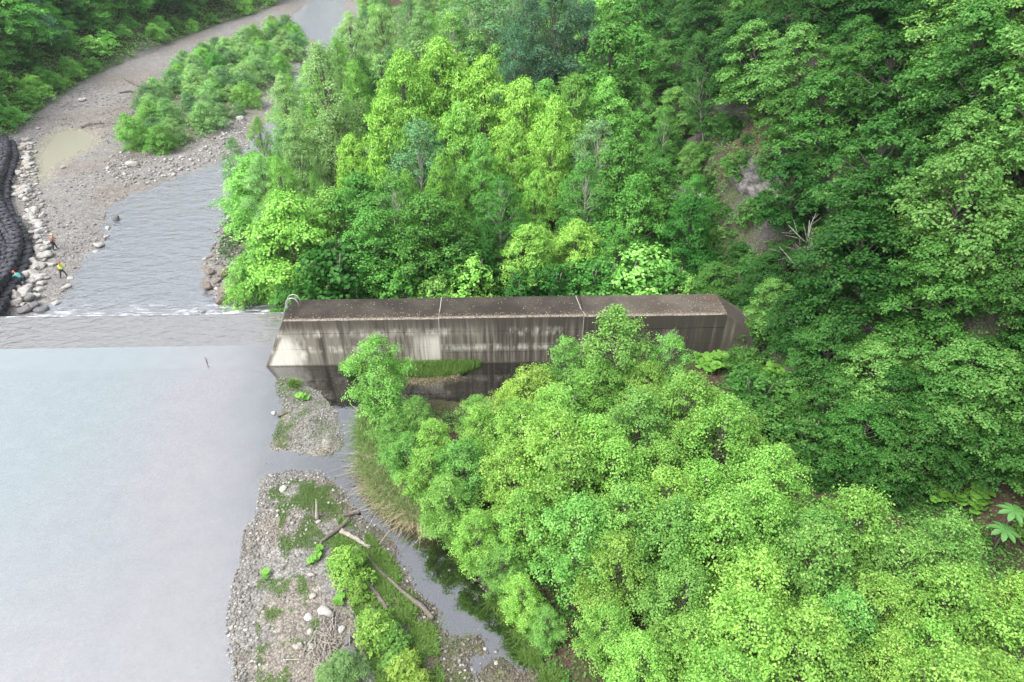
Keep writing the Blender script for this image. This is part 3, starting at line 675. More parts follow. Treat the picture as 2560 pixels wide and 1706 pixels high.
# filler trees deeper in the same wood
r = random.Random(21); pts = [(o[0].location.x, o[0].location.y) for o in REG]
for _ in range(1500):
    x = r.uniform(-50, 30); y = 50 + 150 * r.random() ** 1.4
    if inpoly(forestI, x, y) < 2.0 or x > float(xf_right(y)) + 2: continue
    px, py = proj(x, y, 5)
    if px > 1750: continue
    dmin = 3.0 + (y - 50) * .035
    if min((x - a) ** 2 + (y - b) ** 2 for a, b in pts) < dmin * dmin: continue
    pts.append((x, y))
    left = x < -22 - (y - 60) * .12
    kd = r.choice(['willow', 'willow', 'birch'] if left or y > 110 else ['walnut', 'broadleaf', 'birch', 'willow'])
    plant(kd, x, y, r.uniform(6.5, 9.5) + (2.5 if y > 80 else 0), r.choice(['pale', 'fresh', 'grey'] if (left or y > 100) else ['fresh', 'mid', 'mid', 'deep']), 'deepwood', .9)

# wood on the near bank
front = [(935,835,33.2,'alder','fresh',.95), (1545,765,34,'alder','fresh',1.05), (1420,845,35,'alder','fresh',1.0), (1680,835,34.5,'alder','fresh',1.0), (1620,905,32.5,'alder','lime',1.05), (1500,900,32.6,'alder','lime',1.1), (1335,915,33.5,'willow_bush','yellow',1.1), (1410,975,31.5,'bush','fresh',1.3), (1280,950,33,'willow_bush','yellow',.7),
    (1190,990,31.0,'alder','fresh',1.1), (1040,995,31,'alder','fresh',1.1), (1290,1010,29.5,'alder','fresh',1.0), (1490,1070,28,'alder','lime',1.0), (1790,970,30,'alder','lime',1.0), (1880,1040,27.5,'alder','lime',.9), (1700,960,31,'alder','lime',1.1), (1960,1110,26.5,'alder','lime',.9), (1000,1050,30,'alder','fresh',1.0), (1012,1085,28.2,'alder','fresh',1.25), (975,1035,30,'alder','fresh',1.2), (1070,1120,26.6,'alder','lime',1.2), (1115,1195,24.5,'alder','fresh',1.2), (1190,1285,22.3,'alder','lime',1.1), (1255,1370,20.8,'alder','fresh',1.1), (1305,1445,19.3,'alder','lime',1.1), (1370,1525,18,'alder','fresh',1.1), (1080,1050,28.6,'alder','lime',1.1), (1150,1100,26.4,'alder','fresh',1.1)]
for a in front: top(a[0], a[1], a[2], a[3], a[4], 'nearbank', a[5])
r = random.Random(5); pts = [(o[0].location.x, o[0].location.y) for o in REG if o[1] == 'nearbank']
clear = G([(1400,1180),(1540,1175),(1560,1110),(1480,1060),(1390,1080)], 0); 
for _ in range(4000):
    x = r.uniform(-14, 26); y = r.uniform(7, 33)
    s = inpoly(polyR, x, y)
    if s < .8 or x > float(xf_right(y)) - 1.2 or inpoly(clear, x, y) > -1: continue
    if y > 30 - max(0, (x + 4)) * .0 and x < 14 and y > 31: continue
    px, py = proj(x, y, 5)
    if px > 2800: continue
    if px > 1780 and proj(x, y, 7.0)[1] < np.interp(px, [1780, 1900, 2000, 2150, 2300, 2400, 2560, 2800], [960, 1070, 1180, 1255, 1290, 1310, 1390, 1500]): continue
    if min([(x - a) ** 2 + (y - b) ** 2 for a, b in pts] + [1e9]) < 1.85 ** 2: continue
    edge_ = min(1, (s - 1.0) / 4); hh = r.uniform(5.3, 7.9) * (.62 + .38 * edge_)
    while hh > 2.6 and proj(x, y, hh + .5)[1] < np.interp(px, [880, 1000, 1060, 1310, 1360, 1500, 1650, 1780], [990, 1010, 1015, 1010, 935, 905, 905, 960]): hh -= .2
    if hh <= 2.6: continue
    pts.append((x, y))
    plant('alder', x, y, hh, r.choice(['lime', 'lime', 'fresh', 'lime']), 'nearbank', 1.0 + .12 * (1 - edge_))

for a in [(1995,985,31.5,'broadleaf','mid',1.0), (2130,930,32,'maple','mid',1.0), (2260,955,31,'broadleaf','fresh',.9), (2080,1060,29.5,'maple','grey2',1.0), (2210,1070,29,'broadleaf','lime2',.8), (2340,1060,29.5,'broadleaf','mid',1.0), (2470,1010,30,'maple','fresh',1.0), (2150,1150,27.5,'maple','mid',.9), (2290,1170,27.5,'maple','deep',1.0), (2430,1150,28,'broadleaf','mid',1.1), (2550,1100,29,'broadleaf','mid',1.1), (1900,935,33,'bush','mid',1.3), (1930,1010,31,'bush','mid',1.4), (2000,1110,28.5,'bush','mid',1.4), (2060,1170,27.3,'bush','deep',1.5), (1850,1000,31.5,'bush','fresh',1.0), (2200,1235,26.3,'bush','deep',1.4), (2330,1260,26,'bush','deep',1.3), (2450,1250,26.5,'bush','mid',1.3)]:
    top(a[0], a[1], a[2], a[3], {'grey2': 'mid', 'lime2': 'fresh'}.get(a[4], a[4]), 'hill', a[5])
for px, py, h, kd, tn in [(2120,1180,5,'maple','mid'),(2250,1205,5.2,'broadleaf','mid'),(2380,1195,5,'maple','deep'),(2500,1185,5.5,'broadleaf','mid'),(2590,1240,5,'maple','mid'),(2060,1095,4.6,'broadleaf','mid'),(2180,1110,5.6,'broadleaf','deep'),(2420,1105,6,'maple','fresh'),(2000,1150,3.2,'bush','mid'),(2310,1110,5.6,'broadleaf','mid'),(2540,1100,6,'broadleaf','mid'),(1960,1050,3.4,'bush','mid'),(2130,1225,2.2,'bush','deep'),(2230,1255,1.8,'bush','deep')]:
    x, y, z = hit(px, py); plant(kd, x, y, h, tn, 'hill', 1.05)
for px, py, Y_, h in [(1845,768,43.5,2.2),(1890,790,41.5,2.0),(1930,820,39.5,2.4),(1800,735,45.5,2.4)]:
    x, y, z = gy(px, py, Y_); plant('bush', x, y, h, 'mid', 'hill', 1.3)
# right hillside
def hill_tone(r, y, x):
    return r.choice(['mid', 'mid', 'deep', 'fresh', 'mid', 'deep', 'mid'])
r = random.Random(33); pts = []
hill_clear = [(1730,500,70,40), (1890,420,70,60), (2095,520,14,50), (1990,900,30,40), (2030,960,20,60), (2500,1290,60,20)]
for _ in range(9000):
    y = 9 + 160 * r.random() ** 1.6; x0 = float(xf_right(y)); x = x0 + r.uniform(.3, 50)
    if x > 85 or len(pts) >= 330: continue
    z = hz1(x, y); px, py = proj(x, y, z + 4)
    if px > 2900 or py < -260 or py > 1900 or px < 1350: continue
    if any(((q[0] - a) / (c + 55)) ** 2 + ((q[1] - b) / (d + 35)) ** 2 < 1 for q in (proj(x, y, z + 2), proj(x, y, z + 5), proj(x - .8, y, z + 7)) for a, b, c, d in hill_clear): continue
    dmin = 2.6 + max(0, math.hypot(x, y) - 40) * .028
    if min([(x - a) ** 2 + (y - b) ** 2 for a, b in pts] + [1e9]) < dmin * dmin: continue
    pts.append((x, y))
    kd = r.choice(['oak', 'oak', 'broadleaf', 'maple'] if (py < 450 and px > 1900) else ['broadleaf', 'maple', 'broadleaf', 'maple', 'oak', 'birch' if px < 1900 else 'maple'])
    low = x - x0 < 4
    tone = hill_tone(r, y, x)
    if px > 2350 and r.random() < .45: tone = 'fresh'
    if r.random() < .08: tone = 'fresh'
    plant(kd, x, y, r.uniform(3.6, 5.2) if low else r.uniform(5.5, 8.8), tone, 'hill', r.uniform(.95, 1.2), tilt=(0, 0), z=z)
    REG[-1][0].rotation_euler = (prng.uniform(-.08, .08), -.22, prng.uniform(-.5, .5))
# bushes on the slope and its foot
pts = []
for _ in range(5000):
    y = 16 + 100 * r.random() ** 1.5; x0 = float(xf_right(y)); x = x0 + r.uniform(-1.5, 26)
    z = hz1(x, y); px, py = proj(x, y, z + .5)
    if px > 2620 or py < 0 or py > 1500 or px < 1500: continue
    if len(pts) >= 230: break
    if any(abs(px - a) < c * .7 and abs(py - b) < d * .7 for a, b, c, d in hill_clear[:5]) and r.random() < .6: continue
    if min([(x - a) ** 2 + (y - b) ** 2 for a, b in pts] + [1e9]) < 2.3 ** 2: continue
    pts.append((x, y)); plant('bush', x, y, r.uniform(1.0, 2.4), r.choice(['mid', 'deep', 'mid', 'fresh']), 'slopebush', r.uniform(1, 1.4), z=z)

# far left bank
r = random.Random(8); pts = []
for _ in range(6000):
    y = 80 + 190 * r.random(); x = float(xf_left(y)) - .6 - r.random() ** 1.4 * 46
    z = hz1(x, y); px, py = proj(x, y, z + 4)
    if px < -160 or py < -190 or px > 1000: continue
    dmin = 3.1 + (y - 80) * .012
    if min([(x - a) ** 2 + (y - b) ** 2 for a, b in pts] + [1e9]) < dmin * dmin: continue
    if len(pts) > 260: break
    pts.append((x, y)); edge = float(xf_left(y)) - x < 4.5
    kd = r.choice(['bush', 'willow_bush', 'bush']) if edge else r.choice(['broadleaf', 'maple', 'fir', 'broadleaf', 'birch', 'willow'])
    plant(kd, x, y, r.uniform(2.2, 4.0) if edge else r.uniform(8, 12.5), r.choice(['fresh', 'mid', 'fresh']) if edge else r.choice(['mid', 'deep', 'deep', 'mid', 'blue']), 'farbank', 1.15 if not edge else 1.3, z=z)
# the wood goes on to the left of the picture and up the valley
r = random.Random(61); pts = []
for _ in range(3000):
    if r.random() < .45: y = 60 + 150 * r.random(); x = float(xf_left(y)) - 1 - r.random() * 40
    else: y = r.uniform(215, 330); x = r.uniform(-130, 90)
    z = hz1(x, y); px, py = proj(x, y, z + 4)
    if (y < 215 and px > -160) or px < -900 or z < WL + .6: continue
    if len(pts) > 150: break
    if min([(x - a) ** 2 + (y - b) ** 2 for a, b in pts] + [1e9]) < 49: continue
    pts.append((x, y)); plant(r.choice(['broadleaf', 'maple', 'willow', 'birch']), x, y, r.uniform(9, 13), r.choice(['mid', 'fresh', 'mid', 'deep']), 'upvalley', 1.2, z=z)
# willow thicket on the gravel island downstream
for a in [(385,255,3.4,'pale'),(330,300,3.0,'fresh'),(430,270,3.0,'pale'),(470,350,1.6,'fresh'),(355,330,2.6,'fresh')]:
    pass
r = random.Random(14); pts = []
for px, py, h, tone in [(350,345,4.2,'fresh'),(410,355,3.8,'fresh'),(330,320,3.6,'fresh'),(440,215,4.0,'grey'),(400,235,4.0,'pale'),(510,290,2.4,'fresh'),(560,275,2.4,'grey'),(600,262,2.0,'grey'),(500,190,4.4,'grey'),(550,175,4.4,'mid'),(470,160,4.2,'pale')]:
    x, y, _z = g(px, py + 25, WL + .4); pts.append((x, y)); plant('willow_bush', x, y, h, tone, 'island', 1.1)
for _ in range(3000):
    x = r.uniform(-75, -20); y = r.uniform(75, 215)
    if inpoly(shrubI, x, y) < 1.5: continue
    qx, qy = proj(x, y, WL)
    if 400 < qx < 640 and 255 < qy < 400 and r.random() < .8: continue
    if min([(x - a) ** 2 + (y - b) ** 2 for a, b in pts] + [1e9]) < (2.5 + (y - 80) * .008) ** 2: continue
    if len(pts) > 130: break
    pts.append((x, y)); plant('willow_bush', x, y, r.uniform(2.4, 4.4), r.choice(['pale', 'fresh', 'pale', 'grey']), 'island', 1.15)
# bushes on the near gravel bar
for px, py, h, kd, tone, wf in [(880,1440,2.0,'bush','lime',1.0),(900,1490,1.1,'bush','lime',1.1),(940,1600,1.9,'bush','lime',1.0),(985,1665,1.0,'bush','fresh',1.1),(870,1700,1.8,'willow_bush','pale',1.0),(830,1720,1.5,'willow_bush','pale',1.0),(1010,1700,1.5,'bush','yellow',1.0),(985,1610,1.3,'bush','fresh',1.0),(1050,1720,1.0,'bush','yellow',1.2),(880,925,1.0,'bush','mid',1.1),(860,915,.7,'bush','fresh',1.1)]:
    x, y, _z = g(px, py, .2); plant(kd, x, y, h, tone, 'bar', wf)

# ------------------------------------------------------------------ bare and dead trees
DEADW = bark_material('dead_wood', (.16, .15, .13), (.34, .32, .29))
def bare_tree(name, base, topp, r0, nb, seed, mat, lab, cat='tree', spread=.4):
    e = empty(name, base); tag(e, lab, cat); rs = np.random.RandomState(seed)
    d = np.array(topp) - np.array(base); n = 7
    tr = [d * (i / n) + (rs.normal(size=3) * .05 * np.linalg.norm(d) * .25 if 0 < i < n else 0) for i in range(n + 1)]
    v, f = tube(tr, [r0 * (1 - .82 * i / n) for i in range(n + 1)], 7); link('trunk', mesh_np('trunk', v, f, mat, True), e)
    L = np.linalg.norm(d)
    for b in range(nb):
        t = .3 + .62 * b / nb; st = d * t; a = b * 2.4 + rs.rand(); dr = np.array([math.cos(a), math.sin(a) * .8, .55]); dr /= np.linalg.norm(dr)
        ln = L * spread * (1.1 - t * .7); tubes = []
        p1 = st + dr * ln * .5 + rs.normal(size=3) * .05; p2 = st + dr * ln + np.array([0, 0, .1 * ln])
        tubes.append(tube([st, p1, p2], [r0 * .35, r0 * .22, .012], 5))
        for q in range(4):
            s0 = st + dr * ln * (.35 + .15 * q); tubes.append(tube([s0, s0 + (dr + rs.normal(size=3) * .6) * ln * .4], [r0 * .13, .008], 4))
        v, f = join(tubes); link('branch', mesh_np('branch', v, f, mat, True), e)
    return e
hx, hy, hz_ = hit(2011, 745); k = .93
b_ = gy(2011, 745, hy * k)
bare_tree('dead_tree', b_, gy(2024, 552, hy * k - 1), .09, 9, 3, DEADW, 'bare leafless grey tree standing among green trees on the hillside right of the dam', spread=.42)
b0 = g(302, 96, WL + 1.5); bare_tree('dead_tree', b0, gy(262, -12, b0[1] + 4), .22, 3, 5, BARK_PALE, 'tall bare white birch trunk leaning at the far left river bank', spread=.12)

# ------------------------------------------------------------------ stones
def ico():
    t = (1 + 5 ** .5) / 2
    v = np.array([(-1, t, 0), (1, t, 0), (-1, -t, 0), (1, -t, 0), (0, -1, t), (0, 1, t), (0, -1, -t), (0, 1, -t), (t, 0, -1), (t, 0, 1), (-t, 0, -1), (-t, 0, 1)], float); v /= np.linalg.norm(v[0])
    f = np.array([(0, 11, 5), (0, 5, 1), (0, 1, 7), (0, 7, 10), (0, 10, 11), (1, 5, 9), (5, 11, 4), (11, 10, 2), (10, 7, 6), (7, 1, 8), (3, 9, 4), (3, 4, 2), (3, 2, 6), (3, 6, 8), (3, 8, 9), (4, 9, 5), (2, 4, 11), (6, 2, 10), (8, 6, 7), (9, 8, 1)])
    return v, f
def subdiv(v, f):
    v = list(map(tuple, v)); mid = {}; out = []
    def mp(a, b):
        k = (min(a, b), max(a, b))
        if k not in mid:
            p = (np.array(v[a]) + np.array(v[b])) / 2; p /= np.linalg.norm(p); mid[k] = len(v); v.append(tuple(p))
        return mid[k]
    for a, b, c in f:
        x, y, z = mp(a, b), mp(b, c), mp(c, a); out += [(a, x, z), (b, y, x), (c, z, y), (x, y, z)]
    return np.array(v), np.array(out)
IV, IF = ico(); I2V, I2F = subdiv(IV, IF); I3V, I3F = subdiv(I2V, I2F)
def rock_mesh(seed, mat, angular=.5, det=True):
    rs = np.random.RandomState(seed); v = (I3V if det else I2V).copy(); f = I3F if det else I2F
    for _ in range(int(4 + 8 * angular)):      # flatten facets
        n = unit(rs.normal(size=(1, 3)))[0]; h = rs.uniform(.55, .9); d = v @ n; v -= np.outer(np.clip(d - h, 0, None) * .85, n)
    q = v * 2.1 + seed * 3.3
    v *= (1 + .10 * np.sin(q[:, [0]] * 1.7 + np.cos(q[:, [1]] * 2)) + .05 * np.sin(q[:, [2]] * 5 + q[:, [0]] * 4))
    return mesh_np('rock', v * np.array([1, .8, .62]), f, mat, True)
def ordinal(n):
    one = ['', 'first', 'second', 'third', 'fourth', 'fifth', 'sixth', 'seventh', 'eighth', 'ninth', 'tenth', 'eleventh', 'twelfth', 'thirteenth', 'fourteenth', 'fifteenth', 'sixteenth', 'seventeenth', 'eighteenth', 'nineteenth']
    tens = ['', '', 'twenty', 'thirty', 'forty', 'fifty', 'sixty', 'seventy', 'eighty', 'ninety']
    if n < 20: return one[n]
    if n < 100: return tens[n // 10] + '-' + one[n % 10] if n % 10 else tens[n // 10][:-1] + 'ieth'
    return 'hundredth' if n == 100 else 'hundred-and-' + ordinal(n - 100)
RK = {'pale': [rock_mesh(i, STONE, .4) for i in range(6)], 'dark': [rock_mesh(20 + i, STONE_DARK, .5) for i in range(3)], 'wet': [rock_mesh(30 + i, STONE_WET, 1.2) for i in range(6)]}
rr_ = random.Random(77)
def rock(x, y, r, kind='pale', lab=None, grp=None, sink=.35, flat=1.0, z=None, cat='boulder', name='boulder'):
    me = rr_.choice(RK[kind]); o = link(name, me); zz = hz1(x, y) if z is None else z
    o.location = (x, y, zz + r * .62 * flat * (1 - 2 * sink) * 1.0); o.scale = (r, r * rr_.uniform(.8, 1.2), r * flat * rr_.uniform(.85, 1.15)); o.rotation_euler = (rr_.uniform(-.2, .2), rr_.uniform(-.2, .2), rr_.uniform(0, 6.28))
    tag(o, lab, cat, grp); return o
def pxr(px, py, wpx, z): return wpx / 2 / FPX * (g(px, py, z)[1] * CP + (CAM_H - z) * SP)
for px, py, wp, kd, fl, lab in [
    (819, 1541, 42, 'pale', 1.2, 'largest round grey boulder on the near gravel bar beside the yellow-green bush'), (775, 1551, 24, 'pale', .6, 'flat pale oval boulder just left of the largest round grey boulder'),
    (781, 1446, 20, 'pale', 1, 'grey boulder among small stones in the middle of the near gravel bar'), (749, 1626, 27, 'pale', 1.1, 'smooth blue-grey boulder left of its twin near the brushwood heap'),
    (782, 1624, 24, 'pale', 1.1, 'smooth grey boulder touching the brushwood heap on the near gravel bar'), (871, 1611, 24, 'dark', 1, 'grey boulder half hidden under the yellow-green bush by the brushwood heap'),
    (880, 1640, 40, 'dark', 1.1, 'large dark grey boulder under bushes at the bottom of the gravel bar'), (779, 1589, 17, 'pale', 1.2, 'upright pale stone between the flat boulder and the brushwood heap'),
    (577, 1567, 14, 'pale', 1, 'white stone at the left water edge of the near gravel bar'), (709, 1227, 24, 'pale', .5, 'flat white slab stone on grass near the top of the gravel bar'),
    (647, 1349, 15, 'pale', .9, 'single pale round stone on the left side of the near gravel bar'), (797, 1312, 17, 'pale', .8, 'pale stone below the forked stump on the near gravel bar'),
    (784, 1499, 20, 'pale', .7, 'flat pale stone above the largest grey boulder on the gravel bar'), (856, 1582, 22, 'pale', .9, 'pale boulder between the largest boulder and the yellow-green bush'),
    (790, 1411, 11, 'pale', 1, 'small reddish grey stone by the tip of the dark driftwood log'), (684, 1030, 15, 'pale', 1.1, 'white boulder in shallow water beside the small gravel islet'),
    (1123, 1422, 10, 'wet', 1, 'brown round stone lying in the shallow side channel'), (1098, 1531, 9, 'wet', 1, 'dark round stone by the lower tip of the long driftwood log'),
    (1213, 1620, 12, 'pale', .8, 'pale stone in the wet gravel at the lower end of the side channel'), (1240, 1655, 13, 'pale', .6, 'flat grey stone in wet gravel near the bottom edge'), (1150, 1680, 10, 'pale', .8, 'small grey stone among wet gravel at the bottom edge'), (664, 1156, 8, 'dark', 1, 'lone little dark stone in calm water between the two gravel bars')]:
    x, y, _ = g(px, py, .15); rock(x, y, pxr(px, py, wp, .15), kd, lab, flat=fl, sink=.25, z=max(hz1(x, y), -.05))
for px, py, wp, kd, fl, lab in [
    (287, 545, 25, 'dark', 1.2, 'dark round boulder standing alone in the lower river near the gravel shore'), (268, 568, 18, 'pale', .8, 'square grey boulder at the water edge just below the dark round boulder'),
    (264, 588, 17, 'pale', .6, 'flat grey boulder at the shore, second below the dark round boulder'), (244, 612, 30, 'pale', .6, 'broad tan boulder at the shore halfway between dark boulder and workers'), (235, 625, 18, 'pale', .5, 'flat tan boulder at the shore touching the broad tan boulder'),
    (175, 690, 24, 'pale', .5, 'flat boulder at the water edge by the worker in yellow'), (165, 715, 28, 'pale', .5, 'flat tan boulder at the water edge below the worker in yellow'), (140, 752, 30, 'pale', .6, 'tan boulder in shallow water closest to the foaming weir edge'),
    (334, 420, 32, 'pale', 1.1, 'big white boulder in front of the willow thicket on the gravel shore'), (312, 424, 9, 'pale', 1, 'small white stone beside the big white boulder by the willow thicket'), (161, 425, 12, 'pale', 1, 'lone white stone on grey gravel below the muddy puddle'),
    (599, 259, 20, 'dark', 1.1, 'dark brown boulder among the bushes at the far side of the island'), (415, 267, 14, 'pale', 1, 'grey boulder between the willow bushes on the island'), (603, 303, 20, 'pale', .9, 'pale boulder at the right tip of the willow island'), (575, 315, 18, 'pale', .8, 'pale boulder left of its neighbour at the right tip of the willow island'),
    (208, 256, 22, 'pale', .8, 'yellowish boulder on the gravel flat above the muddy puddle'), (73, 300, 16, 'pale', .9, 'white boulder on dark gravel near the left bank'), (98, 327, 13, 'pale', .9, 'grey boulder on dark gravel left of the muddy puddle'),
    (533, 746, 15, 'dark', 1, 'dark wet stone in foam left of the rock heap below the weir'), (508, 777, 16, 'dark', 1, 'dark wet stone in the white foam closest to the weir edge'), (495, 775, 9, 'dark', 1, 'tiny dark wet stone at the left of another in the white foam')]:
    x, y, _ = g(px, py, WL + .2); rock(x, y, pxr(px, py, wp, WL), kd, lab, flat=fl, sink=.2, z=max(hz1(x, y), WL - .1))
# heap of wet angular rocks below the tree left of the dam wall
HEAP = []
for i in range(46):
    px = rr_.uniform(508, 628); py = rr_.uniform(680, 765)
    if (px - 512) / 1.6 < (py - 690) * .8 - 4 and py > 725 and px < 548: continue
    x, y, _ = g(px, py, WL + .2); big = rr_.random() < .3
    o = rock(x, y, rr_.uniform(.45, .8) if big else rr_.uniform(.18, .4), 'wet', 'wet brown angular rock in the heap at the river edge under the leaning green tree', 'wet angular rocks heaped at the river edge', z=max(hz1(x, y), WL - .05) + (.2 if big else 0), cat='rock', name='angular_rock'); HEAP.append(o)
HEAP.sort(key=lambda o: o.location.y)
for i, o in enumerate(HEAP): o['label'] = 'wet brown angular rock, %s nearest the weir in the heap by the leaning tree' % ordinal(i + 1)
# line of pale boulders at the foot of the black bags
LINE = []
cl = [(62, 352), (70, 385), (68, 420), (48, 462), (60, 500), (80, 540), (95, 572), (103, 612), (100, 640), (90, 672), (80, 700), (60, 730), (40, 760)]
for i in range(120):
    t = rr_.random() * (len(cl) - 1.001); k = int(t); px = cl[k][0] + (cl[k + 1][0] - cl[k][0]) * (t - k) + rr_.gauss(0, 7 + k * .9); py = cl[k][1] + (cl[k + 1][1] - cl[k][1]) * (t - k)
    x, y, _ = g(px, py, WL + .4); LINE.append(rock(x, y, rr_.uniform(.28, .75), 'pale', 'pale rounded boulder in the loose line along the foot of the black bags', 'pale boulders along the foot of the black bags', flat=.85, sink=.2))
LINE.sort(key=lambda o: o.location.y)
for i, o in enumerate(LINE): o['label'] = 'pale rounded boulder, %s from the weir in the line beside the black bags' % ordinal(i + 1)
for i, (px, py) in enumerate([(75, 750), (85, 765), (60, 775), (100, 770)]):
    x, y, _ = g(px, py, WL + .3); rock(x, y, .6, 'dark', 'dark boulder, %s from the left in the cluster at the weir end' % ('second', 'third', 'first', 'fourth')[i], 'dark boulders at the weir end of the boulder line', sink=.15)
def stones(name, poly, n, rmin, rmax, mat, seed, z0=0.0, dens=None, lift=.3, margin=0.0, tlo=0.0):
    rs = np.random.RandomState(seed); P_ = np.array(poly); lo, hi = P_.min(0), P_.max(0)
    x = rs.uniform(lo[0], hi[0], n * 6); y = rs.uniform(lo[1], hi[1], n * 6); px, py = proj(x, y, z0)
    ok = (sdp(poly, x, y) > margin) & (py < 1800) & (px > -60) & (px < 2620)
    if dens is not None: ok &= rs.rand(len(x)) < dens(x, y)
    x, y = x[ok][:n], y[ok][:n]; n = len(x)
    r = rmin + (rmax - rmin) * rs.rand(n) ** 3.2
    z = hzv(x, y) + r * lift
    ang = rs.uniform(0, 6.28, n); sc = np.stack([r * rs.uniform(.8, 1.3, n), r * rs.uniform(.6, 1, n), r * rs.uniform(.4, .75, n)], 1)
    v = IV[None] * (1 + rs.uniform(-.16, .16, (n, 12, 1))) * sc[:, None]
    c, s_ = np.cos(ang)[:, None], np.sin(ang)[:, None]
    vx = v[..., 0] * c - v[..., 1] * s_ + x[:, None]; vy = v[..., 0] * s_ + v[..., 1] * c + y[:, None]; vz = v[..., 2] + z[:, None]
    V = np.stack([vx, vy, vz], -1).reshape(-1, 3); F = (IF[None] + 12 * np.arange(n)[:, None, None]).reshape(-1, 3)
    t = np.clip(rs.normal(.48, .2, n) + tlo, 0, 1)
    return tag(link(name, mesh_np(name, V, F, mat, True, tint=np.repeat(t, 12))), kind='stuff')
leftpebble = lambda x, y: np.clip(.05 + .5 * sstep(.5, .66, fbm(x, y, 2.2, 3)) + .9 * (1 - sstep(0, 1.6, sdp(polyA, x, y))), 0, 1) * (1 - .75 * sstep(-9, -6, x - (y - 20) * -.35))
stones('gravel', polyA, 7500, .018, .11, GRAVEL, 1, 0, leftpebble, margin=-.15)
stones('gravel', polyA, 5000, .015, .05, GRAVEL_WET, 2, 0, lambda x, y: .1 + .9 * sstep(-9.5, -6, x - (y - 20) * -.35), margin=-.6)
stones('gravel', G([(985,1380),(1150,1380),(1250,1500),(1400,1690),(1480,1850),(1250,1850),(1150,1650),(1040,1480)]), 3200, .02, .085, GRAVEL_WET, 12, 0, lift=.5)
stones('gravel', polyB, 1800, .02, .09, GRAVEL, 3, 0, lambda x, y: .1 + .9 * sstep(.42, .6, fbm(x, y, 1.3, 3)), margin=-.2)
gravL = G([(-80,800),(85,790),(170,735),(215,655),(265,605),(262,533),(330,486),(430,455),(600,387),(640,300),(700,50),(780,5),(780,-30),(500,40),(60,240),(-80,330)], WL)
stones('gravel', gravL, 12000, .04, .17, GRAVEL, 4, WL, lambda x, y: (y < 130) * (.12 + .88 * sstep(.45, .62, fbm(x, y, 4, 3))) * (sdp(puddle, x, y) < .2), margin=-.5)
stones('cobbles', G([(20,350),(95,360),(95,450),(120,560),(135,640),(120,700),(80,780),(20,790),(80,650),(70,560),(30,470)], WL), 1300, .08, .32, GRAVEL, 5, WL, tlo=.15)
stones('cobbles', G([(505,640),(560,520),(660,430),(700,600),(640,720),(540,750)], WL), 1500, .06, .3, GRAVEL, 6, WL)
stones('cobbles', G([(290,385),(480,400),(600,290),(640,330),(620,380),(500,420),(330,480),(260,440)], WL), 1200, .06, .3, GRAVEL, 7, WL, tlo=.2)

# ------------------------------------------------------------------ driftwood
def log(pts, r0, r1, lab, mat=WOOD, stubs=1, name='driftwood_log', z=None, seed=0, cat='log'):
    rs = np.random.RandomState(seed + len(pts) * 7); W_ = []; r0 *= .8; r1 *= .8
    for i in range(len(pts) - 1):
        for t in np.arange(0, 1, .25): W_.append(tuple(np.array(pts[i]) * (1 - t) + np.array(pts[i + 1]) * t))
    W_.append(pts[-1]); c = W_[0]
    n = len(W_); P_ = []
    for i, (px, py) in enumerate(W_):
        x, y, zz = g(px, py, .3 if z is None else z); gz = hz1(x, y); r_ = r0 + (r1 - r0) * i / n
        P_.append(np.array([x, y, max(gz, 0 if z is None else z - .4) + r_ * .8 + .03]))
    o0 = P_[0].copy(); P_ = [p - o0 + rs.normal(size=3) * r0 * .12 for p in P_]
    e = empty(name, tuple(o0)); tag(e, lab, cat)
    rad = [(r0 + (r1 - r0) * i / n) * rs.uniform(.85, 1.12) for i in range(n)]
    v, f = tube(P_, rad, 10); v += rs.normal(size=v.shape) * r0 * .13; link('stem', mesh_np('stem', v, f, mat, True), e)
    for s_ in range(stubs):
        p = P_[int(n * (.3 + .5 * rs.rand()))]; d = unit(rs.normal(size=(1, 3)))[0]; d[2] = abs(d[2]) + .3
        v, f = tube([p, p + d * r0 * 3.2], [r0 * .35, r0 * .12], 6); link('branch_stub', mesh_np('branch_stub', v, f, mat, True), e)
    return e
log([(852,1330),(890,1348),(926,1369)], .17, .13, 'pale weathered short log with splintered end lying across the gravel bar', WOOD_PALE, 2)
log([(873,1296),(840,1330),(804,1361),(788,1400)], .16, .06, 'dark split log running down-left to a thin tip on the gravel bar', WOOD, 1)
log([(847,1293),(872,1283),(900,1272)], .13, .10, 'short dark log end at the muddy edge above the other driftwood', WOOD, 0)
log([(894,1366),(944,1420),(999,1472),(1050,1512),(1084,1541)], .12, .17, 'longest driftwood trunk lying diagonally beside the shallow side channel', WOOD, 2)
log([(908,1450),(940,1485),(970,1524)], .17, .14, 'thick dark brown log partly hidden under the yellow-green bush', WOOD, 1)
log([(691,1033),(704,1031),(718,1026)], .10, .06, 'small dark log beside the white boulder at the little gravel islet', WOOD, 0)
log([(708,1651),(740,1652),(770,1654)], .035, .02, 'thin pale stick lying on the lower gravel bar', WOOD_PALE, 0, 'stick', cat='stick')
log([(314,203),(332,211),(350,220)], .22, .16, 'grey driftwood trunk on the far gravel flat left of the willow thicket', WOOD, 1, z=WL + .3)
log([(300,236),(330,232),(348,238)], .2, .14, 'dark driftwood trunk lying below another on the far gravel flat', WOOD, 2, z=WL + .3)
log([(330,384),(352,390),(372,395)], .14, .08, 'dark log jammed under the front willow bush beside the big white boulder', WOOD, 3, z=WL + .3)
log([(205,322),(225,314),(262,312)], .2, .12, 'dark tangled driftwood trunk above the muddy puddle', WOOD, 4, z=WL + .3)
log([(470,340),(500,344),(540,350)], .2, .14, 'dark log at the right side of the willow thicket on the gravel', WOOD, 2, z=WL + .3)
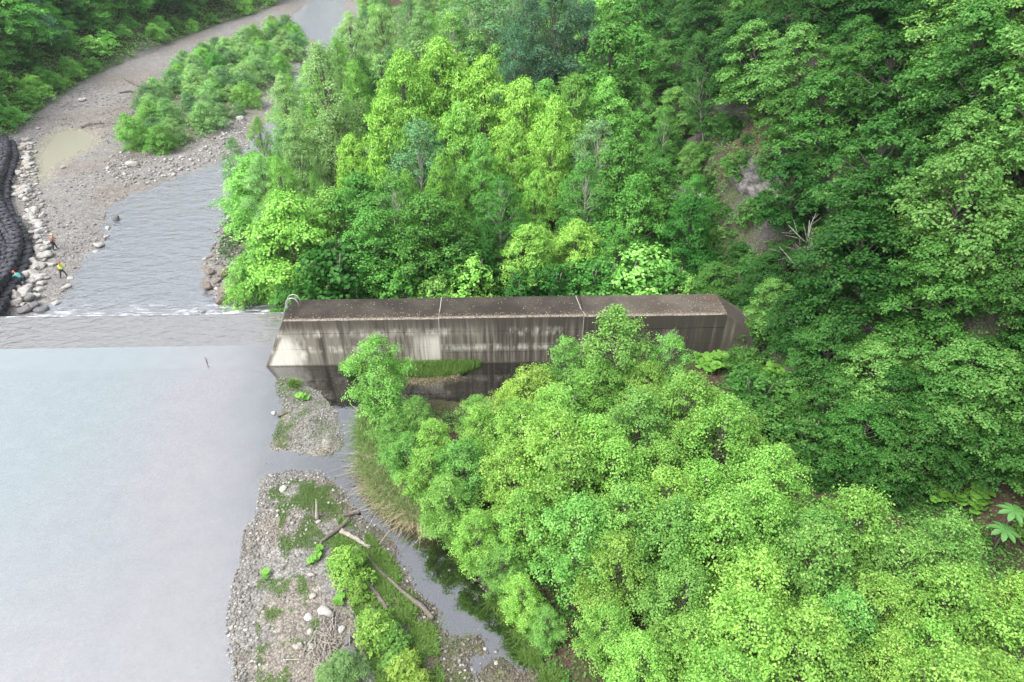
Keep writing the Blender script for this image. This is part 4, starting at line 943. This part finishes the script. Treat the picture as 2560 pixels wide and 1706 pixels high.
log([(570,285),(600,275),(640,272)], .25, .15, 'dark trunk beneath bushes at the far end of the willow island', WOOD, 2, z=WL + .3)
x, y, _ = g(793, 1300, .3); e = empty('forked_stump', (x, y, hz1(x, y))); tag(e, 'upright forked driftwood stump with two prongs on the grassy gravel bar', 'stump')
v, f = tube([(0, 0, -.1), (.02, .05, .3), (.06, .2, .8), (.08, .3, 1.3)], [.13, .11, .06, .02], 9); link('prong', mesh_np('prong', v, f, WOOD_PALE, True), e)
v, f = tube([(-.08, 0, -.05), (-.16, .1, .35), (-.2, .2, .75)], [.11, .08, .02], 9); link('prong', mesh_np('prong', v, f, WOOD, True), e)
x, y, _ = g(517, 908, 0); e = empty('snag', (x, y, -.6)); tag(e, 'thin dead snag poking up out of the calm water near the weir', 'snag')
v, f = tube([(0, 0, 0), (.02, 0, .7), (-.03, .05, 1.15)], [.05, .045, .02], 6); link('stem', mesh_np('stem', v, f, WOOD, True), e)
v, f = tube([(0, 0, .8), (.2, 0, 1.05)], [.03, .012], 5); link('twig', mesh_np('twig', v, f, WOOD, True), e)
def sticks(name, px, py, z, n, sx, sy, L, seed):
    rs = np.random.RandomState(seed); x, y, _ = g(px, py, z); T = []
    for i in range(n):
        c = np.array([x + rs.normal() * sx, y + rs.normal() * sy, 0]); c[2] = hz1(c[0], c[1]) + rs.uniform(.02, .25); a = rs.normal(1.9, .6); d = np.array([math.cos(a), math.sin(a), rs.normal() * .12]) * L * rs.uniform(.4, 1)
        T.append(tube([c - d / 2, c + rs.normal(size=3) * .05, c + d / 2], [.018, .02, .008], 4, False))
    v, f = join(T); return tag(link(name, mesh_np(name, v, f, WOOD_PALE, True)), kind='stuff')
sticks('brushwood', 815, 1622, .3, 130, .35, .6, 1.2, 1)
sticks('brushwood', 345, 392, WL + .4, 70, 1.6, .6, 2.5, 2); sticks('brushwood', 240, 315, WL + .4, 60, 1.5, .7, 2.2, 3)

# ------------------------------------------------------------------ black sandbags
m = N('black_bag_fabric'); co = m.co(); wr = m.noise(m.vscale(co, (1, 1, .35)), 5, 5, .7)
oi = m.n('ShaderNodeObjectInfo').outputs['Random']
BAG = m.done(m.bsdf(m.mix(m.math('MULTIPLY', oi, m.step(wr, .3, .7)), (.016, .017, .023), (.06, .062, .08)), .45, m.bump(wr, 1.0, .12), .5))
def bag_meshes(seed):
    rs = np.random.RandomState(seed); nU, nV = 20, 9; V = []
    for j in range(nV + 1):
        t = j / nV
        if t < .12: r_, z = .50 * (t / .12) ** .5 * .9 + .05, .0 + t * .3
        elif t < .75: r_, z = .56 + .03 * math.sin(t * 9), (t - .12) / .63 * .82 + .04
        else: q = (t - .75) / .25; r_, z = .56 * math.cos(q * 1.35) + .02, .86 + .2 * math.sin(q * 1.4)
        for i in range(nU):
            a = 2 * math.pi * i / nU; w_ = 1 + .05 * math.sin(6 * a + seed + j * .6) + .035 * math.sin(11 * a - j + seed * 2) + rs.normal() * .012
            V.append((math.cos(a) * r_ * w_, math.sin(a) * r_ * w_, z + .02 * math.sin(5 * a + seed)))
    F = [(j * nU + i, j * nU + (i + 1) % nU, (j + 1) * nU + (i + 1) % nU, (j + 1) * nU + i) for j in range(nV) for i in range(nU)]
    body = mesh_np('body', V, F, BAG, True)
    tv, tf = tube([(0, 0, 1.0), (.02, .02, 1.12), (.10, .03, 1.17), (.2, .05, 1.1)], [.07, .045, .06, .09], 7)
    tie = mesh_np('tied_neck', tv, tf, BAG, True); lp = []
    for s in (-1, 1):
        lp.append(tube([(s * .5, -.12, .85), (s * .38, -.05, 1.08), (s * .2, 0, 1.13), (s * .38, .07, 1.08), (s * .5, .14, .85)], .022, 5))
    return (body, tie) + tuple(mesh_np('lifting_loop', v, f, BAG, True) for v, f in lp)
BAGS = [bag_meshes(i) for i in range(4)]
ol = [(40,364),(45,396),(36,433),(25,470),(22,505),(41,549),(60,577),(75,605),(80,636),(70,674),(48,714),(22,752),(2,792),(-30,835)]
path = [Vector(g(px - 8, py + 4, WL + .35)) for px, py in ol]
def resample(path, st):
    out = []; acc = 0; cur = path[0].copy(); i = 0; out.append(cur.copy())
    for a, b in zip(path[:-1], path[1:]):
        d = (b - a).length; t = st - acc
        while t <= d: out.append(a.lerp(b, t / d)); t += st
        acc = d - (t - st)
    return out
def bag_row(off, dz, st, side, tier, start=0.0):
    pp = resample(path, st); n = 0; BL_ = []
    for i in range(len(pp) - 1):
        d = (pp[i + 1] - pp[max(i - 1, 0)]).normalized(); nn_ = Vector((d.y, -d.x, 0))
        if nn_.x > 0: nn_ = -nn_
        q = pp[i].lerp(pp[i + 1], start) + nn_ * off
        if proj(q.x, q.y, q.z)[0] < -45: continue
        e = empty('sandbag', (q.x + rr_.uniform(-.06, .06), q.y + rr_.uniform(-.06, .06), hz1(q.x, q.y) * 0 + WL + .18 + dz + rr_.uniform(-.04, .04)), rr_.uniform(0, 6.28)); e.scale = (1.0, 1.0, rr_.uniform(.9, 1.02))
        n += 1; e['label'] = 'x'; e['category'] = 'sandbag'; e['group'] = 'black sandbags stacked along the left bank'
        e['label'] = 'PLACE'; BL_.append(e)
        for me, nm in zip(rr_.choice(BAGS), ('body', 'tied_neck', 'lifting_loop', 'lifting_loop')): link(nm, me, e)
    for i, e in enumerate(sorted(BL_, key=lambda o: o.location.y)): e['label'] = 'black sandbag, %s from the weir in the %s of the stacked wall' % (ordinal(i + 1), tier)
bag_row(0.0, 0.0, 1.06, 0, 'front bottom row'); bag_row(1.1, 0.02, 1.06, 0, 'middle bottom row', .5); bag_row(.62, .92, 1.08, 0, 'upper tier', .3)
bag_row(2.1, 0.0, 1.1, 0, 'rear bottom row')

# ------------------------------------------------------------------ workers
def mat_plain(name, col, rough=.8): 
    m = N(name); n = m.noise(m.co(), 14, 3); return m.done(m.bsdf(m.mix(n, tuple(c * .8 for c in col), tuple(min(1, c * 1.2) for c in col)), rough))
SKIN = mat_plain('skin', (.45, .28, .2), .6)
def skinned(name, joints, edges, radii, mat, parent, root=0):
    me = bpy.data.meshes.new(name); me.from_pydata(joints, edges, []); me.materials.append(mat); o = link(name, me, parent)
    md = o.modifiers.new('skin', 'SKIN'); me.skin_vertices.new() if not me.skin_vertices else None
    for i, r_ in enumerate(radii): me.skin_vertices[0].data[i].radius = (r_, r_); me.skin_vertices[0].data[i].use_root = (i == root)
    sb = o.modifiers.new('sub', 'SUBSURF'); sb.levels = 1; sb.render_levels = 1; md.use_smooth_shade = True; return o
def person(px, py, rz, lab, jac, tro, hat, bend, arms, stride=.18, z=WL + .35):
    x, y, _ = g(px, py, z); e = empty('person', (x, y, hz1(x, y) + .0), rz); tag(e, lab, 'person')
    # figure faces +X; bend leans the trunk forward
    hip = Vector((0, 0, .90)); sb_, cb = math.sin(bend), math.cos(bend)
    def T(h, s=0.0, fwd=0.0): return (hip.x + sb_ * h + fwd * cb, s, hip.z + cb * h - fwd * sb_)
    J = {'pel': (0, 0, .92), 'wai': T(.2), 'che': T(.42), 'nec': T(.56), 'hd1': T(.64, 0, .02), 'hd2': T(.76, 0, .03)}
    for s, nm in ((1, 'l'), (-1, 'r')):
        st = stride * s
        J['hip' + nm] = (0.0, .1 * s, .88); J['kne' + nm] = (st * .55 + .06, .12 * s, .48); J['ank' + nm] = (st, .13 * s, .08); J['toe' + nm] = (st + .17, .15 * s, .04)
        J['sho' + nm] = T(.48, .19 * s); ex, ez = arms[0 if s > 0 else 1]
        sh = Vector(J['sho' + nm]); J['elb' + nm] = tuple(sh + Vector((ex * .5, .08 * s, ez * .55))); J['han' + nm] = tuple(sh + Vector((ex, .02 * s, ez))); J['fin' + nm] = tuple(sh + Vector((ex * 1.14, .02 * s, ez * 1.12)))
    nm_ = list(J); ix = {k: i for i, k in enumerate(nm_)}
    E = [('pel', 'wai'), ('wai', 'che'), ('che', 'nec'), ('nec', 'hd1'), ('hd1', 'hd2')]
    for q in 'lr': E += [('pel', 'hip' + q), ('hip' + q, 'kne' + q), ('kne' + q, 'ank' + q), ('ank' + q, 'toe' + q), ('che', 'sho' + q), ('sho' + q, 'elb' + q), ('elb' + q, 'han' + q), ('han' + q, 'fin' + q)]
    RD = {'pel': .13, 'wai': .12, 'che': .14, 'nec': .055, 'hd1': .085, 'hd2': .095}
    for q in 'lr': RD.update({'hip' + q: .09, 'kne' + q: .06, 'ank' + q: .042, 'toe' + q: .035, 'sho' + q: .065, 'elb' + q: .045, 'han' + q: .033, 'fin' + q: .03})
    skinned('body', [J[k] for k in nm_], [(ix[a], ix[b]) for a, b in E], [RD[k] for k in nm_], SKIN, e)
    def cloth(name, keys, edges, mat, add, root=0):
        ks = {k: i for i, k in enumerate(keys)}; skinned(name, [J[k] for k in keys], [(ks[a], ks[b]) for a, b in edges], [RD[k] + add for k in keys], mat, e, root)
    cloth('jacket', ['pel', 'wai', 'che', 'shol', 'elbl', 'hanl', 'shor', 'elbr', 'hanr'], [('pel', 'wai'), ('wai', 'che'), ('che', 'shol'), ('shol', 'elbl'), ('elbl', 'hanl'), ('che', 'shor'), ('shor', 'elbr'), ('elbr', 'hanr')], jac, .03, 1)
    cloth('trousers', ['pel', 'hipl', 'knel', 'ankl', 'hipr', 'kner', 'ankr'], [('pel', 'hipl'), ('hipl', 'knel'), ('knel', 'ankl'), ('pel', 'hipr'), ('hipr', 'kner'), ('kner', 'ankr')], tro, .025)
    for q in 'lr': cloth('boot', ['ank' + q, 'toe' + q], [('ank' + q, 'toe' + q)], BOOT, .02)
    hv = I2V.copy() * np.array([.135, .12, .10]); hv[:, 2] = np.maximum(hv[:, 2], -.02); top_ = Vector(T(.80, 0, .03))
    brim = hv[:, 2] < 0; hv[brim, 0] *= 1.35; hv[brim, 1] *= 1.25
    o = link('hat', mesh_np('hat', hv, I2F, hat, True), e); o.location = top_; o.rotation_euler = (0, bend, 0)
    return e
BOOT = mat_plain('boot_rubber', (.03, .03, .03), .5)
person(139, 626, .6, 'worker in brownish red top, dark trousers and straw hat by the boulders', mat_plain('brown_red_cloth', (.28, .13, .09)), mat_plain('dark_cloth', (.03, .03, .045)), mat_plain('straw', (.5, .42, .25)), .25, [(.28, -.35), (.2, -.4)])
person(157, 687, .0, 'worker in yellow vest, grey trousers and red helmet striding at the water edge', mat_plain('yellow_vest', (.55, .65, .08)), mat_plain('grey_cloth', (.06, .065, .08)), mat_plain('red_helmet', (.4, .05, .06), .4), .12, [(.35, -.28), (.3, -.3)], .28)
person(62, 716, 2.9, 'worker in teal jacket and orange helmet bending towards the black bags', mat_plain('teal_cloth', (.06, .28, .26)), mat_plain('slate_cloth', (.06, .07, .09)), mat_plain('orange_helmet', (.75, .16, .07), .4), .75, [(.35, -.25), (.4, -.2)], .2)

# ------------------------------------------------------------------ grass and low plants
def blades(name, x, y, h, wd, mat, seed, lean=.35, tmean=.4, tsd=.2, tall=None, z=None):
    rs = np.random.RandomState(seed); n = len(x); z = hzv(x, y) if z is None else z
    a = rs.uniform(0, 6.28, n); d = np.stack([np.cos(a), np.sin(a), np.zeros(n)], 1); s = np.stack([-d[:, 1], d[:, 0], d[:, 2]], 1)
    hh = (h * rs.uniform(.5, 1.2, n))[:, None]; ln = np.abs(rs.normal(0, lean, (n, 1)))
    b = np.stack([x, y, z - .03], 1); up = np.array([0, 0, 1.0]); w_ = wd * rs.uniform(.7, 1.3, (n, 1))
    m1 = b + up * hh * .6 + d * hh * ln * .4; t_ = b + up * hh * (1 - .35 * ln) + d * hh * ln * 1.2
    V = np.stack([b - s * w_, b + s * w_, m1 + s * w_ * .8, m1 - s * w_ * .8, t_], 1).reshape(-1, 3); i = np.arange(n) * 5
    F = np.concatenate([np.stack([i, i + 1, i + 2], 1), np.stack([i, i + 2, i + 3], 1), np.stack([i + 3, i + 2, i + 4], 1)])
    t = np.clip(rs.normal(tmean, tsd, n), 0, 1); return tag(link(name, mesh_np(name, V, F, mat, False, tint=np.repeat(t, 5))), kind='stuff')
def scatter(poly, n, seed, fn=None, margin=0):
    rs = np.random.RandomState(seed); P_ = np.array(poly); lo, hi = P_.min(0), P_.max(0); x = rs.uniform(lo[0], hi[0], n * 5); y = rs.uniform(lo[1], hi[1], n * 5)
    ok = sdp(poly, x, y) > margin
    if fn is not None: ok &= rs.rand(len(x)) < fn(x, y)
    return x[ok][:n], y[ok][:n]
patch = lambda sc, a, b: (lambda x, y: sstep(a, b, fbm(x + 9, y, sc, 3)))
x, y = scatter(G([(655,1230),(720,1190),(830,1200),(870,1260),(850,1340),(790,1420),(720,1430),(690,1350),(700,1290)], .3), 26000, 1, patch(.9, .34, .68)); blades('grass', x, y, .11, .012, GRASS, 1)
x, y = scatter(polyB, 9000, 2, lambda x, y: sstep(.5, .64, fbm(x + 9, y, 1.4, 3)) * sstep(1.2, .2, sdp(polyB, x, y) * 0 + (x + 14.5)) * .6 + .1); blades('grass', x, y, .13, .012, GRASS, 2)
x, y = scatter(polyG, 15000, 3, margin=-.05); blades('grass', x, y, .5, .016, GRASS, 3, .4, .35)
x, y = scatter(G([(930,930),(1080,948),(1150,937),(1150,955),(1080,968),(930,950)]), 2500, 13); blades('dry_grass', x, y, .3, .014, DRY, 13, .7)
# green belt along the long driftwood trunk
x, y = scatter(G([(850,1290),(930,1340),(985,1400),(1040,1500),(1090,1580),(1110,1720),(980,1800),(930,1700),(900,1560),(860,1470),(830,1400)], .3), 34000, 4, patch(1.0, .34, .66)); blades('grass', x, y, .28, .018, GRASS, 4, .6)
x, y = scatter(G([(640,1450),(760,1440),(800,1560),(760,1760),(640,1760)], .3), 7000, 14, patch(.8, .46, .66)); blades('grass', x, y, .12, .012, GRASS, 14, .6)
x, y = scatter(G([(990,1300),(1060,1440),(1180,1560),(1290,1760),(1150,1760),(1080,1560),(1000,1400)], .1), 5000, 15, patch(1.0, .5, .66)); blades('grass', x, y, .12, .012, GRASS, 15, .6)
# reeds leaning over the side channel, green behind and straw coloured in front
reedP = G([(900,1035),(905,1100),(912,1175),(950,1240),(1015,1292),(1100,1320),(1112,1290),(1090,1230),(1020,1190),(985,1120),(950,1060)], .2)
x, y = scatter(reedP, 17000, 5, margin=-.1); blades('reeds', x, y, 1.0, .022, REED, 5, .6, .32)
x, y = scatter(G([(915,1150),(950,1238),(1015,1292),(1102,1322),(1110,1285),(1060,1235),(1000,1200),(960,1140)], .2), 10000, 6, margin=-.35); blades('dry_reeds', x, y, .9, .019, DRY, 6, .9)
for i, (px, py, r_) in enumerate([(1115,1312,.35),(1130,1345,.45),(1158,1395,.3),(1240,1500,.4),(1275,1535,.6),(1310,1585,.5),(735,962,.3),(1330,1640,.5),(1380,1690,.6)]):
    x0, y0, _ = g(px, py, .2); rs = np.random.RandomState(i); n = 900; x = x0 + rs.normal(size=n) * r_ * .4; y = y0 + rs.normal(size=n) * r_ * .4
    o = blades('grass_tussock', x, y, .55, .014, GRASS, 40 + i, .6, .3)
    del o['kind']; tag(o, ['bright green grass tussock at the bank just below the straw-coloured reeds', 'second grass tussock below the reeds hanging over the side channel', 'small grass tussock between the second tussock and the shaded bank', 'grass tussock on the bank above the widest bushy tussock', 'widest dark green grass tussock overhanging the lower side channel', 'grass tussock just below the widest one at the lower side channel', 'grass tuft with dry stalks at the top of the little gravel islet', 'grass tussock under the tree edge above the lowest one', 'lowest grass tussock at the foot of the near trees'][i], 'grass tussock')
# leaf litter, twigs and moss blown onto the top of the wall
rs = np.random.RandomState(91); n = 1200; u = 33 - 33 * rs.rand(n) ** 1.7; nn_ = np.where(rs.rand(n) < .5, rs.uniform(.12, .5, n), rs.uniform(.1, WT - .1, n)); nn_ = np.where(u > 30.5, rs.uniform(.1, WT - .05, n), nn_)
C = np.stack([P0.x + DIR.x * u - DIR.y * nn_, P0.y + DIR.y * u + DIR.x * nn_, np.full(n, TOPZ + .035)], 1); V, F, T = leaves(rs, C, np.tile([0, 0, 1.0], (n, 1)), 1, .09, .035, 0, .02, .95)
V[:, 2] = np.maximum(V[:, 2], TOPZ + .034)
LITTER = tintcol_material('leaf_litter', (.10, .06, .035), (.22, .15, .09), (.42, .36, .26))
tag(link('leaf_litter', mesh_np('leaf_litter', V, F, LITTER, False, tint=T)), kind='stuff')
# leafy ground cover under the trees and over the slopes
def cover(name, x, y, L, W, k, hmax, seed, tone, bias=.45):
    rs = np.random.RandomState(seed); n = len(x); e_ = .4
    z = hzv(x, y); nx = -(hzv(x + e_, y) - z) / e_; ny = -(hzv(x, y + e_) - z) / e_; Nn = unit(np.stack([nx, ny, np.ones(n)], 1) + rs.normal(size=(n, 3)) * .25)
    C = np.stack([x, y, z], 1) + Nn * (rs.uniform(0, 1, n) * hmax * (.4 + .9 * fbm(x, y, 1.7, 2)))[:, None]
    V, F, T = leaves(rs, C, Nn, k, L, W, .15, .1, .6)
    o = link(name, mesh_np(name, V, F, LEAF, False, tint=T)); o.color = TONES[tone] + (1,); return tag(o, kind='stuff')
def cov_pts(n, seed, xr, yr, fn):
    rs = np.random.RandomState(seed); x = rs.uniform(*xr, n); y = yr[0] + (yr[1] - yr[0]) * rs.rand(n) ** 1.4; z = hzv(x, y); px, py = proj(x, y, z)
    ok = (px > -40) & (px < 2640) & (py > -60) & (py < 1780) & (rs.rand(n) < fn(x, y, z)); return x[ok], y[ok]
rock_bare = lambda x, y, z: 1 - .9 * sstep(.44, .54, fbm(x, y + z * .6, 6, 3))
x, y = cov_pts(80000, 51, (13, 80), (14, 130), lambda x, y, z: (x > xf_right(y) - 1) * rock_bare(x, y, z)); print('cover', len(x)); cover('ground_cover', x, y, .22, .075, 4, .8, 51, 'mid')
x, y = cov_pts(24000, 52, (-12, 26), (13, 34), lambda x, y, z: (sdp(polyR, x, y) > -.1) * (.25 + .75 * sstep(.42, .56, fbm(x, y, 2.5, 3)))); print(len(x)); cover('ground_cover', x, y, .16, .055, 4, .5, 52, 'mid')
x, y = cov_pts(26000, 53, (-50, 20), (46, 120), lambda x, y, z: (sdp(forestI, x, y) > -.6) * 1.0); print(len(x)); cover('ground_cover', x, y, .28, .09, 4, .9, 53, 'deep')
x, y = cov_pts(40000, 54, (-130, -58), (80, 220), lambda x, y, z: (x < xf_left(y) + 1.2) * np.where(x > xf_left(y) - 10, 1.0, .3)); print(len(x)); cover('ground_cover', x, y, .34, .13, 4, 1.2, 54, 'fresh')
x, y = cov_pts(12000, 55, (-75, -18), (70, 200), lambda x, y, z: (sdp(shrubI, x, y) > .3) * sstep(.4, .55, fbm(x, y, 5, 3))); print(len(x)); cover('ground_cover', x, y, .28, .06, 4, .6, 55, 'pale')
# broad round butterbur leaves
m = N('butterbur_leaf'); co = m.co(); oi = m.n('ShaderNodeObjectInfo').outputs['Random']; nz = m.noise(co, 6, 3)
col = m.mix(oi, (.08, .25, .03), (.16, .34, .06)); BUTT = m.done(m.n('ShaderNodeMixShader', {0: .25, 1: m.bsdf(m.mix(nz, col, (.16, .34, .05)), .5, m.bump(nz, .3, .03), .3), 2: m.n('ShaderNodeBsdfTranslucent', {0: col}).outputs[0]}).outputs[0])
n = 18; V = [(0, 0, -.08)]; 
for ring, rad_, zz in ((1, .5, .0), (2, 1.0, .02)):
    for i in range(n):
        a = .35 + (6.283 - .7) * i / (n - 1); q = rad_ * (1 + .06 * math.sin(5 * a)); V.append((math.cos(a) * q, math.sin(a) * q, zz + .05 * math.sin(7 * a) * ring / 2))
F = [(0, 1 + i, 2 + i) for i in range(n - 1)] + [t for i in range(n - 1) for t in ((1 + i, 1 + n + i, 2 + n + i), (1 + i, 2 + n + i, 2 + i))]
BL = mesh_np('leaf_blade', V, F, BUTT, True); sv, sf = tube([(0, 0, -1), (0, 0, 0)], .03, 5, False); BS = mesh_np('leaf_stalk', sv, sf, BUTT, True)
zones = [((1800,912),60,20,26,'at the wall foot'), ((1930,960),50,36,26,'on the slope right of the dam'), ((1850,985),24,18,6,'at the bare soil edge'), ((753,1000),14,9,3,'on the gravel islet'), ((672,1440),8,6,1,'alone on the left of the gravel bar'), ((808,1400),20,20,4,'left of the gravel bar bush'), ((845,1505),12,14,3,'below the gravel bar bush'), ((2400,1255),60,25,7,'in deep shade at the right'), ((1560,925),20,8,2,'inside the near wood')]
for (cx, cy), sx, sy, cnt, where in zones:
    for i in range(cnt):
        px, py = cx + rr_.gauss(0, sx * .6), cy + rr_.gauss(0, sy * .6)
        x, y, z = hit(px, py)
        while dam_local(x, y)[1] > -.5 and dam_local(x, y)[1] < 12 and x < 17.5 and py < 1060: py += 12; x, y, z = hit(px, py)
        big = sx > 22; e = empty('butterbur_plant', (x, y, z)); tag(e, ('butterbur plant with broad round leaves ' + where) if cnt == 1 else 'butterbur plant with round leaves, %s %s' % (ordinal(i + 1) + ' in its patch', where), 'butterbur', 'butterbur plants ' + where if cnt > 1 else None)
        for q in range(rr_.choice([3, 4, 5])):
            a = rr_.uniform(0, 6.28); d = rr_.uniform(.1, .5) * (1 if big else .5); h = rr_.uniform(.35, .95) * (1 if big else .45); r_ = rr_.uniform(.24, .44) * (1 if big else .55)
            o = link('leaf', BL, e); o.location = (math.cos(a) * d, math.sin(a) * d, h); o.scale = (r_, r_, r_); o.rotation_euler = (rr_.uniform(-.4, .4), rr_.uniform(-.45, .3), rr_.uniform(0, 6.28))
            s_ = link('stalk', BS, e); s_.location = o.location; s_.scale = (.7, .7, h + .05); 
# two whorls of very large leaves low on the right
m = N('magnolia_leaf'); MAG = m.done(m.bsdf(m.mix(m.noise(m.co(), 5, 3), (.05, .15, .035), (.09, .22, .055)), .4, None, .5))
lv = [(0, 0, 0), (.12, .055, .03), (.28, .10, .04), (.42, .07, .0), (.5, 0, -.04), (.42, -.07, .0), (.28, -.10, .04), (.12, -.055, .03), (.28, 0, .015)]; lf_ = [(8, 0, 1), (8, 1, 2), (8, 2, 3), (8, 3, 4), (8, 4, 5), (8, 5, 6), (8, 6, 7), (8, 7, 0)]
ML = mesh_np('big_leaf', lv, lf_, MAG, True)
for i, (px, py, lab) in enumerate([(2535, 1278, 'upper whorl of very large oval leaves at the right edge of the picture'), (2512, 1325, 'lower whorl of very large oval leaves near the right edge of the picture')]):
    x, y, z = hit(px, py); zt = z + 2.2; p = Vector((x, y, z)); cdir = (Vector((0, 0, CAM_H)) - p).normalized(); tip = p + cdir * 3.0
    e = empty('magnolia_sapling', (tip.x, tip.y, hz1(tip.x, tip.y))); tag(e, lab, 'magnolia'); hh = tip.z - e.location.z
    v, f = tube([(0, 0, -.2), (.05, 0, hh * .5), (0, 0, hh)], [.05, .035, .02], 6); link('stem', mesh_np('stem', v, f, BARK, True), e)
    for q in range(8):
        o = link('leaf', ML, e); o.location = (0, 0, hh); o.rotation_euler = (0, .15, q * .785 + i); o.scale = (1.5,) * 3
# rock faces that break through the slope
m = N('rock_face'); co = m.pos(); nz = m.noise(m.vscale(co, (1, 1, 1.6)), .9, 8, .7, .6); fz = m.noise(co, 5, 5, .7)
t_ = m.n('ShaderNodeAttribute', attribute_name='tint').outputs['Fac']
rc = m.mix(m.step(nz, .35, .62), (.05, .045, .042), m.mix(t_, (.13, .12, .12), (.42, .40, .39))); rc = m.mix(m.math('MULTIPLY', m.step(fz, .5, .65), .5), rc, (.05, .05, .03))
ROCKF = m.done(m.bsdf(rc, .9, m.bump(m.math('ADD', nz, m.math('MULTIPLY', fz, .4)), 1.0, .35), .2))
for px, py, rx, ry, pale, seed, lab in [(1715, 505, 62, 48, .95, 1, 'pale grey rock face breaking through the slope above the dam end'), (1880, 440, 62, 60, .25, 2, 'dark shaded rock face high on the slope right of the pale one'), (2095, 520, 34, 62, .5, 3, 'narrow grey rock face between trees on the right slope'), (1950, 500, 48, 28, .45, 4, 'low grey rock ledge between the dark and the narrow rock faces'), (2010, 935, 50, 60, .3, 6, 'earthy rock scar on the slope below the trees right of the dam'), (2070, 850, 30, 26, .2, 8, 'small brown rock scar above the earthy one')]:
    rs = np.random.RandomState(seed); n = 26; V = []; T = []
    x0, y0, z0 = hit(px, py); P0_ = np.array([x0, y0, z0])
    for j in range(n + 1):
        for i in range(n + 1):
            a, b = i / n * 2 - 1, j / n * 2 - 1; x, y, z = hit(px + a * rx, py + b * ry) if (i % 1 == 0) else None
            c = np.array([-.75, -.25, .6]); ed = max(0, 1 - (a * a + b * b)); 
            rid = abs(float(fbm(np.array([x * 1.3 + z]), np.array([y * 1.3 - z]), 1.6, 4)[0]) - .5) * 4
            V.append(np.array([x, y, z]) + c * (ed ** .5 * (.55 + .9 * rid) - .35)); T.append(pale)
    V = np.array(V); q = np.arange(n * (n + 1)).reshape(n, n + 1)[:, :-1].ravel(); F = np.stack([q, q + 1, q + n + 2, q + n + 1], 1)
    o = link('rock_face', mesh_np('rock_face', V - P0_, F, ROCKF, False, tint=np.array(T))); o.location = tuple(P0_); tag(o, lab, 'rock face')
x, y, z = hit(1779, 735); e = empty('marker_post', (x, y, z)); tag(e, 'weathered pale marker post standing behind the right end of the dam wall', 'post')
v, f = tube([(0, 0, -.3), (0, .05, 1.3)], [.2, .1], 6); link('post', mesh_np('post', v, f, WOOD_PALE, False), e)

# ------------------------------------------------------------------ labels of the trees and bushes
ORD = ['', 'first', 'second', 'third', 'fourth', 'fifth', 'sixth', 'seventh', 'eighth', 'ninth', 'tenth', 'eleventh', 'twelfth', 'thirteenth', 'fourteenth', 'fifteenth', 'sixteenth', 'seventeenth', 'eighteenth', 'nineteenth', 'twentieth']
for a, t in (('thirtieth', 30), ('fortieth', 40), ('fiftieth', 50)):
    for i in range(1, 10): ORD.append({30: 'twenty-', 40: 'thirty-', 50: 'forty-'}[t] + ORD[i])
    ORD.append(a)
SHORT = {'alder': 'alder', 'walnut': 'walnut tree', 'willow': 'willow', 'maple': 'maple', 'oak': 'oak', 'broadleaf': 'broadleaf tree', 'birch': 'birch', 'bush': 'bush', 'willow_bush': 'willow bush', 'fir': 'fir'}
ZN = {'upvalley': (14, 'further up the valley', 'trees further up the valley'), 'behind': (9, 'behind the dam wall', 'trees and bushes just behind the dam wall'), 'deepwood': (8, 'deep in the wood beyond', 'trees deep in the riverside wood'), 'nearbank': (9, 'of the near wood', 'young alders of the wood in front of the dam'),
      'hill': (12, 'on the right hillside', 'trees on the right hillside'), 'slopebush': (14, 'of hillside undergrowth', 'bushes on the right hillside'), 'farbank': (14, 'on the far left bank', 'trees on the far left bank'),
      'island': (9, 'of the gravel island thicket', 'willow bushes on the gravel island'), 'bar': (3, 'on the near gravel bar', 'bushes on the near gravel bar')}
for zn, (per, where, grp) in ZN.items():
    L_ = [t for t in REG if t[1] == zn]; L_.sort(key=lambda t: t[0].location.y); rowi = 0
    for i in range(0, len(L_), per):
        rowi += 1; row = sorted(L_[i:i + per], key=lambda t: proj(*t[0].location)[0])
        for j, (e, _, kd, tn, h) in enumerate(row):
            tag(e, '%s %s, %s from left, %s row %s' % (TONEW[tn], SHORT[kd], ORD[j + 1], 'nearest' if rowi == 1 else ORD[rowi] if rowi < len(ORD) else 'rear', where), 'bush' if 'bush' in kd else 'tree', grp)
print('things', len(REG), {z: sum(1 for t in REG if t[1] == z) for z in ZN})

# ------------------------------------------------------------------ thin summer haze over the valley
m = N('haze_air'); vol = m.n('ShaderNodeVolumePrincipled', {'Color': (.86, .93, .95, 1), 'Density': HAZE, 'Anisotropy': .3}); m.t.links.new(vol.outputs[0], m.out.inputs['Volume'])
zt = float(Z.max()) + 25; c8 = [(x, y, z) for z in (float(Z.min()) - 2, zt) for x, y in ((-910, -310), (910, -310), (910, 1260), (-910, 1260))]
me = bpy.data.meshes.new('haze'); me.from_pydata(c8, [], [(3, 2, 1, 0), (4, 5, 6, 7), (0, 1, 5, 4), (1, 2, 6, 5), (2, 3, 7, 6), (3, 0, 4, 7)]); me.materials.append(m.m)
if HAZE > 0: tag(link('haze', me), kind='stuff')
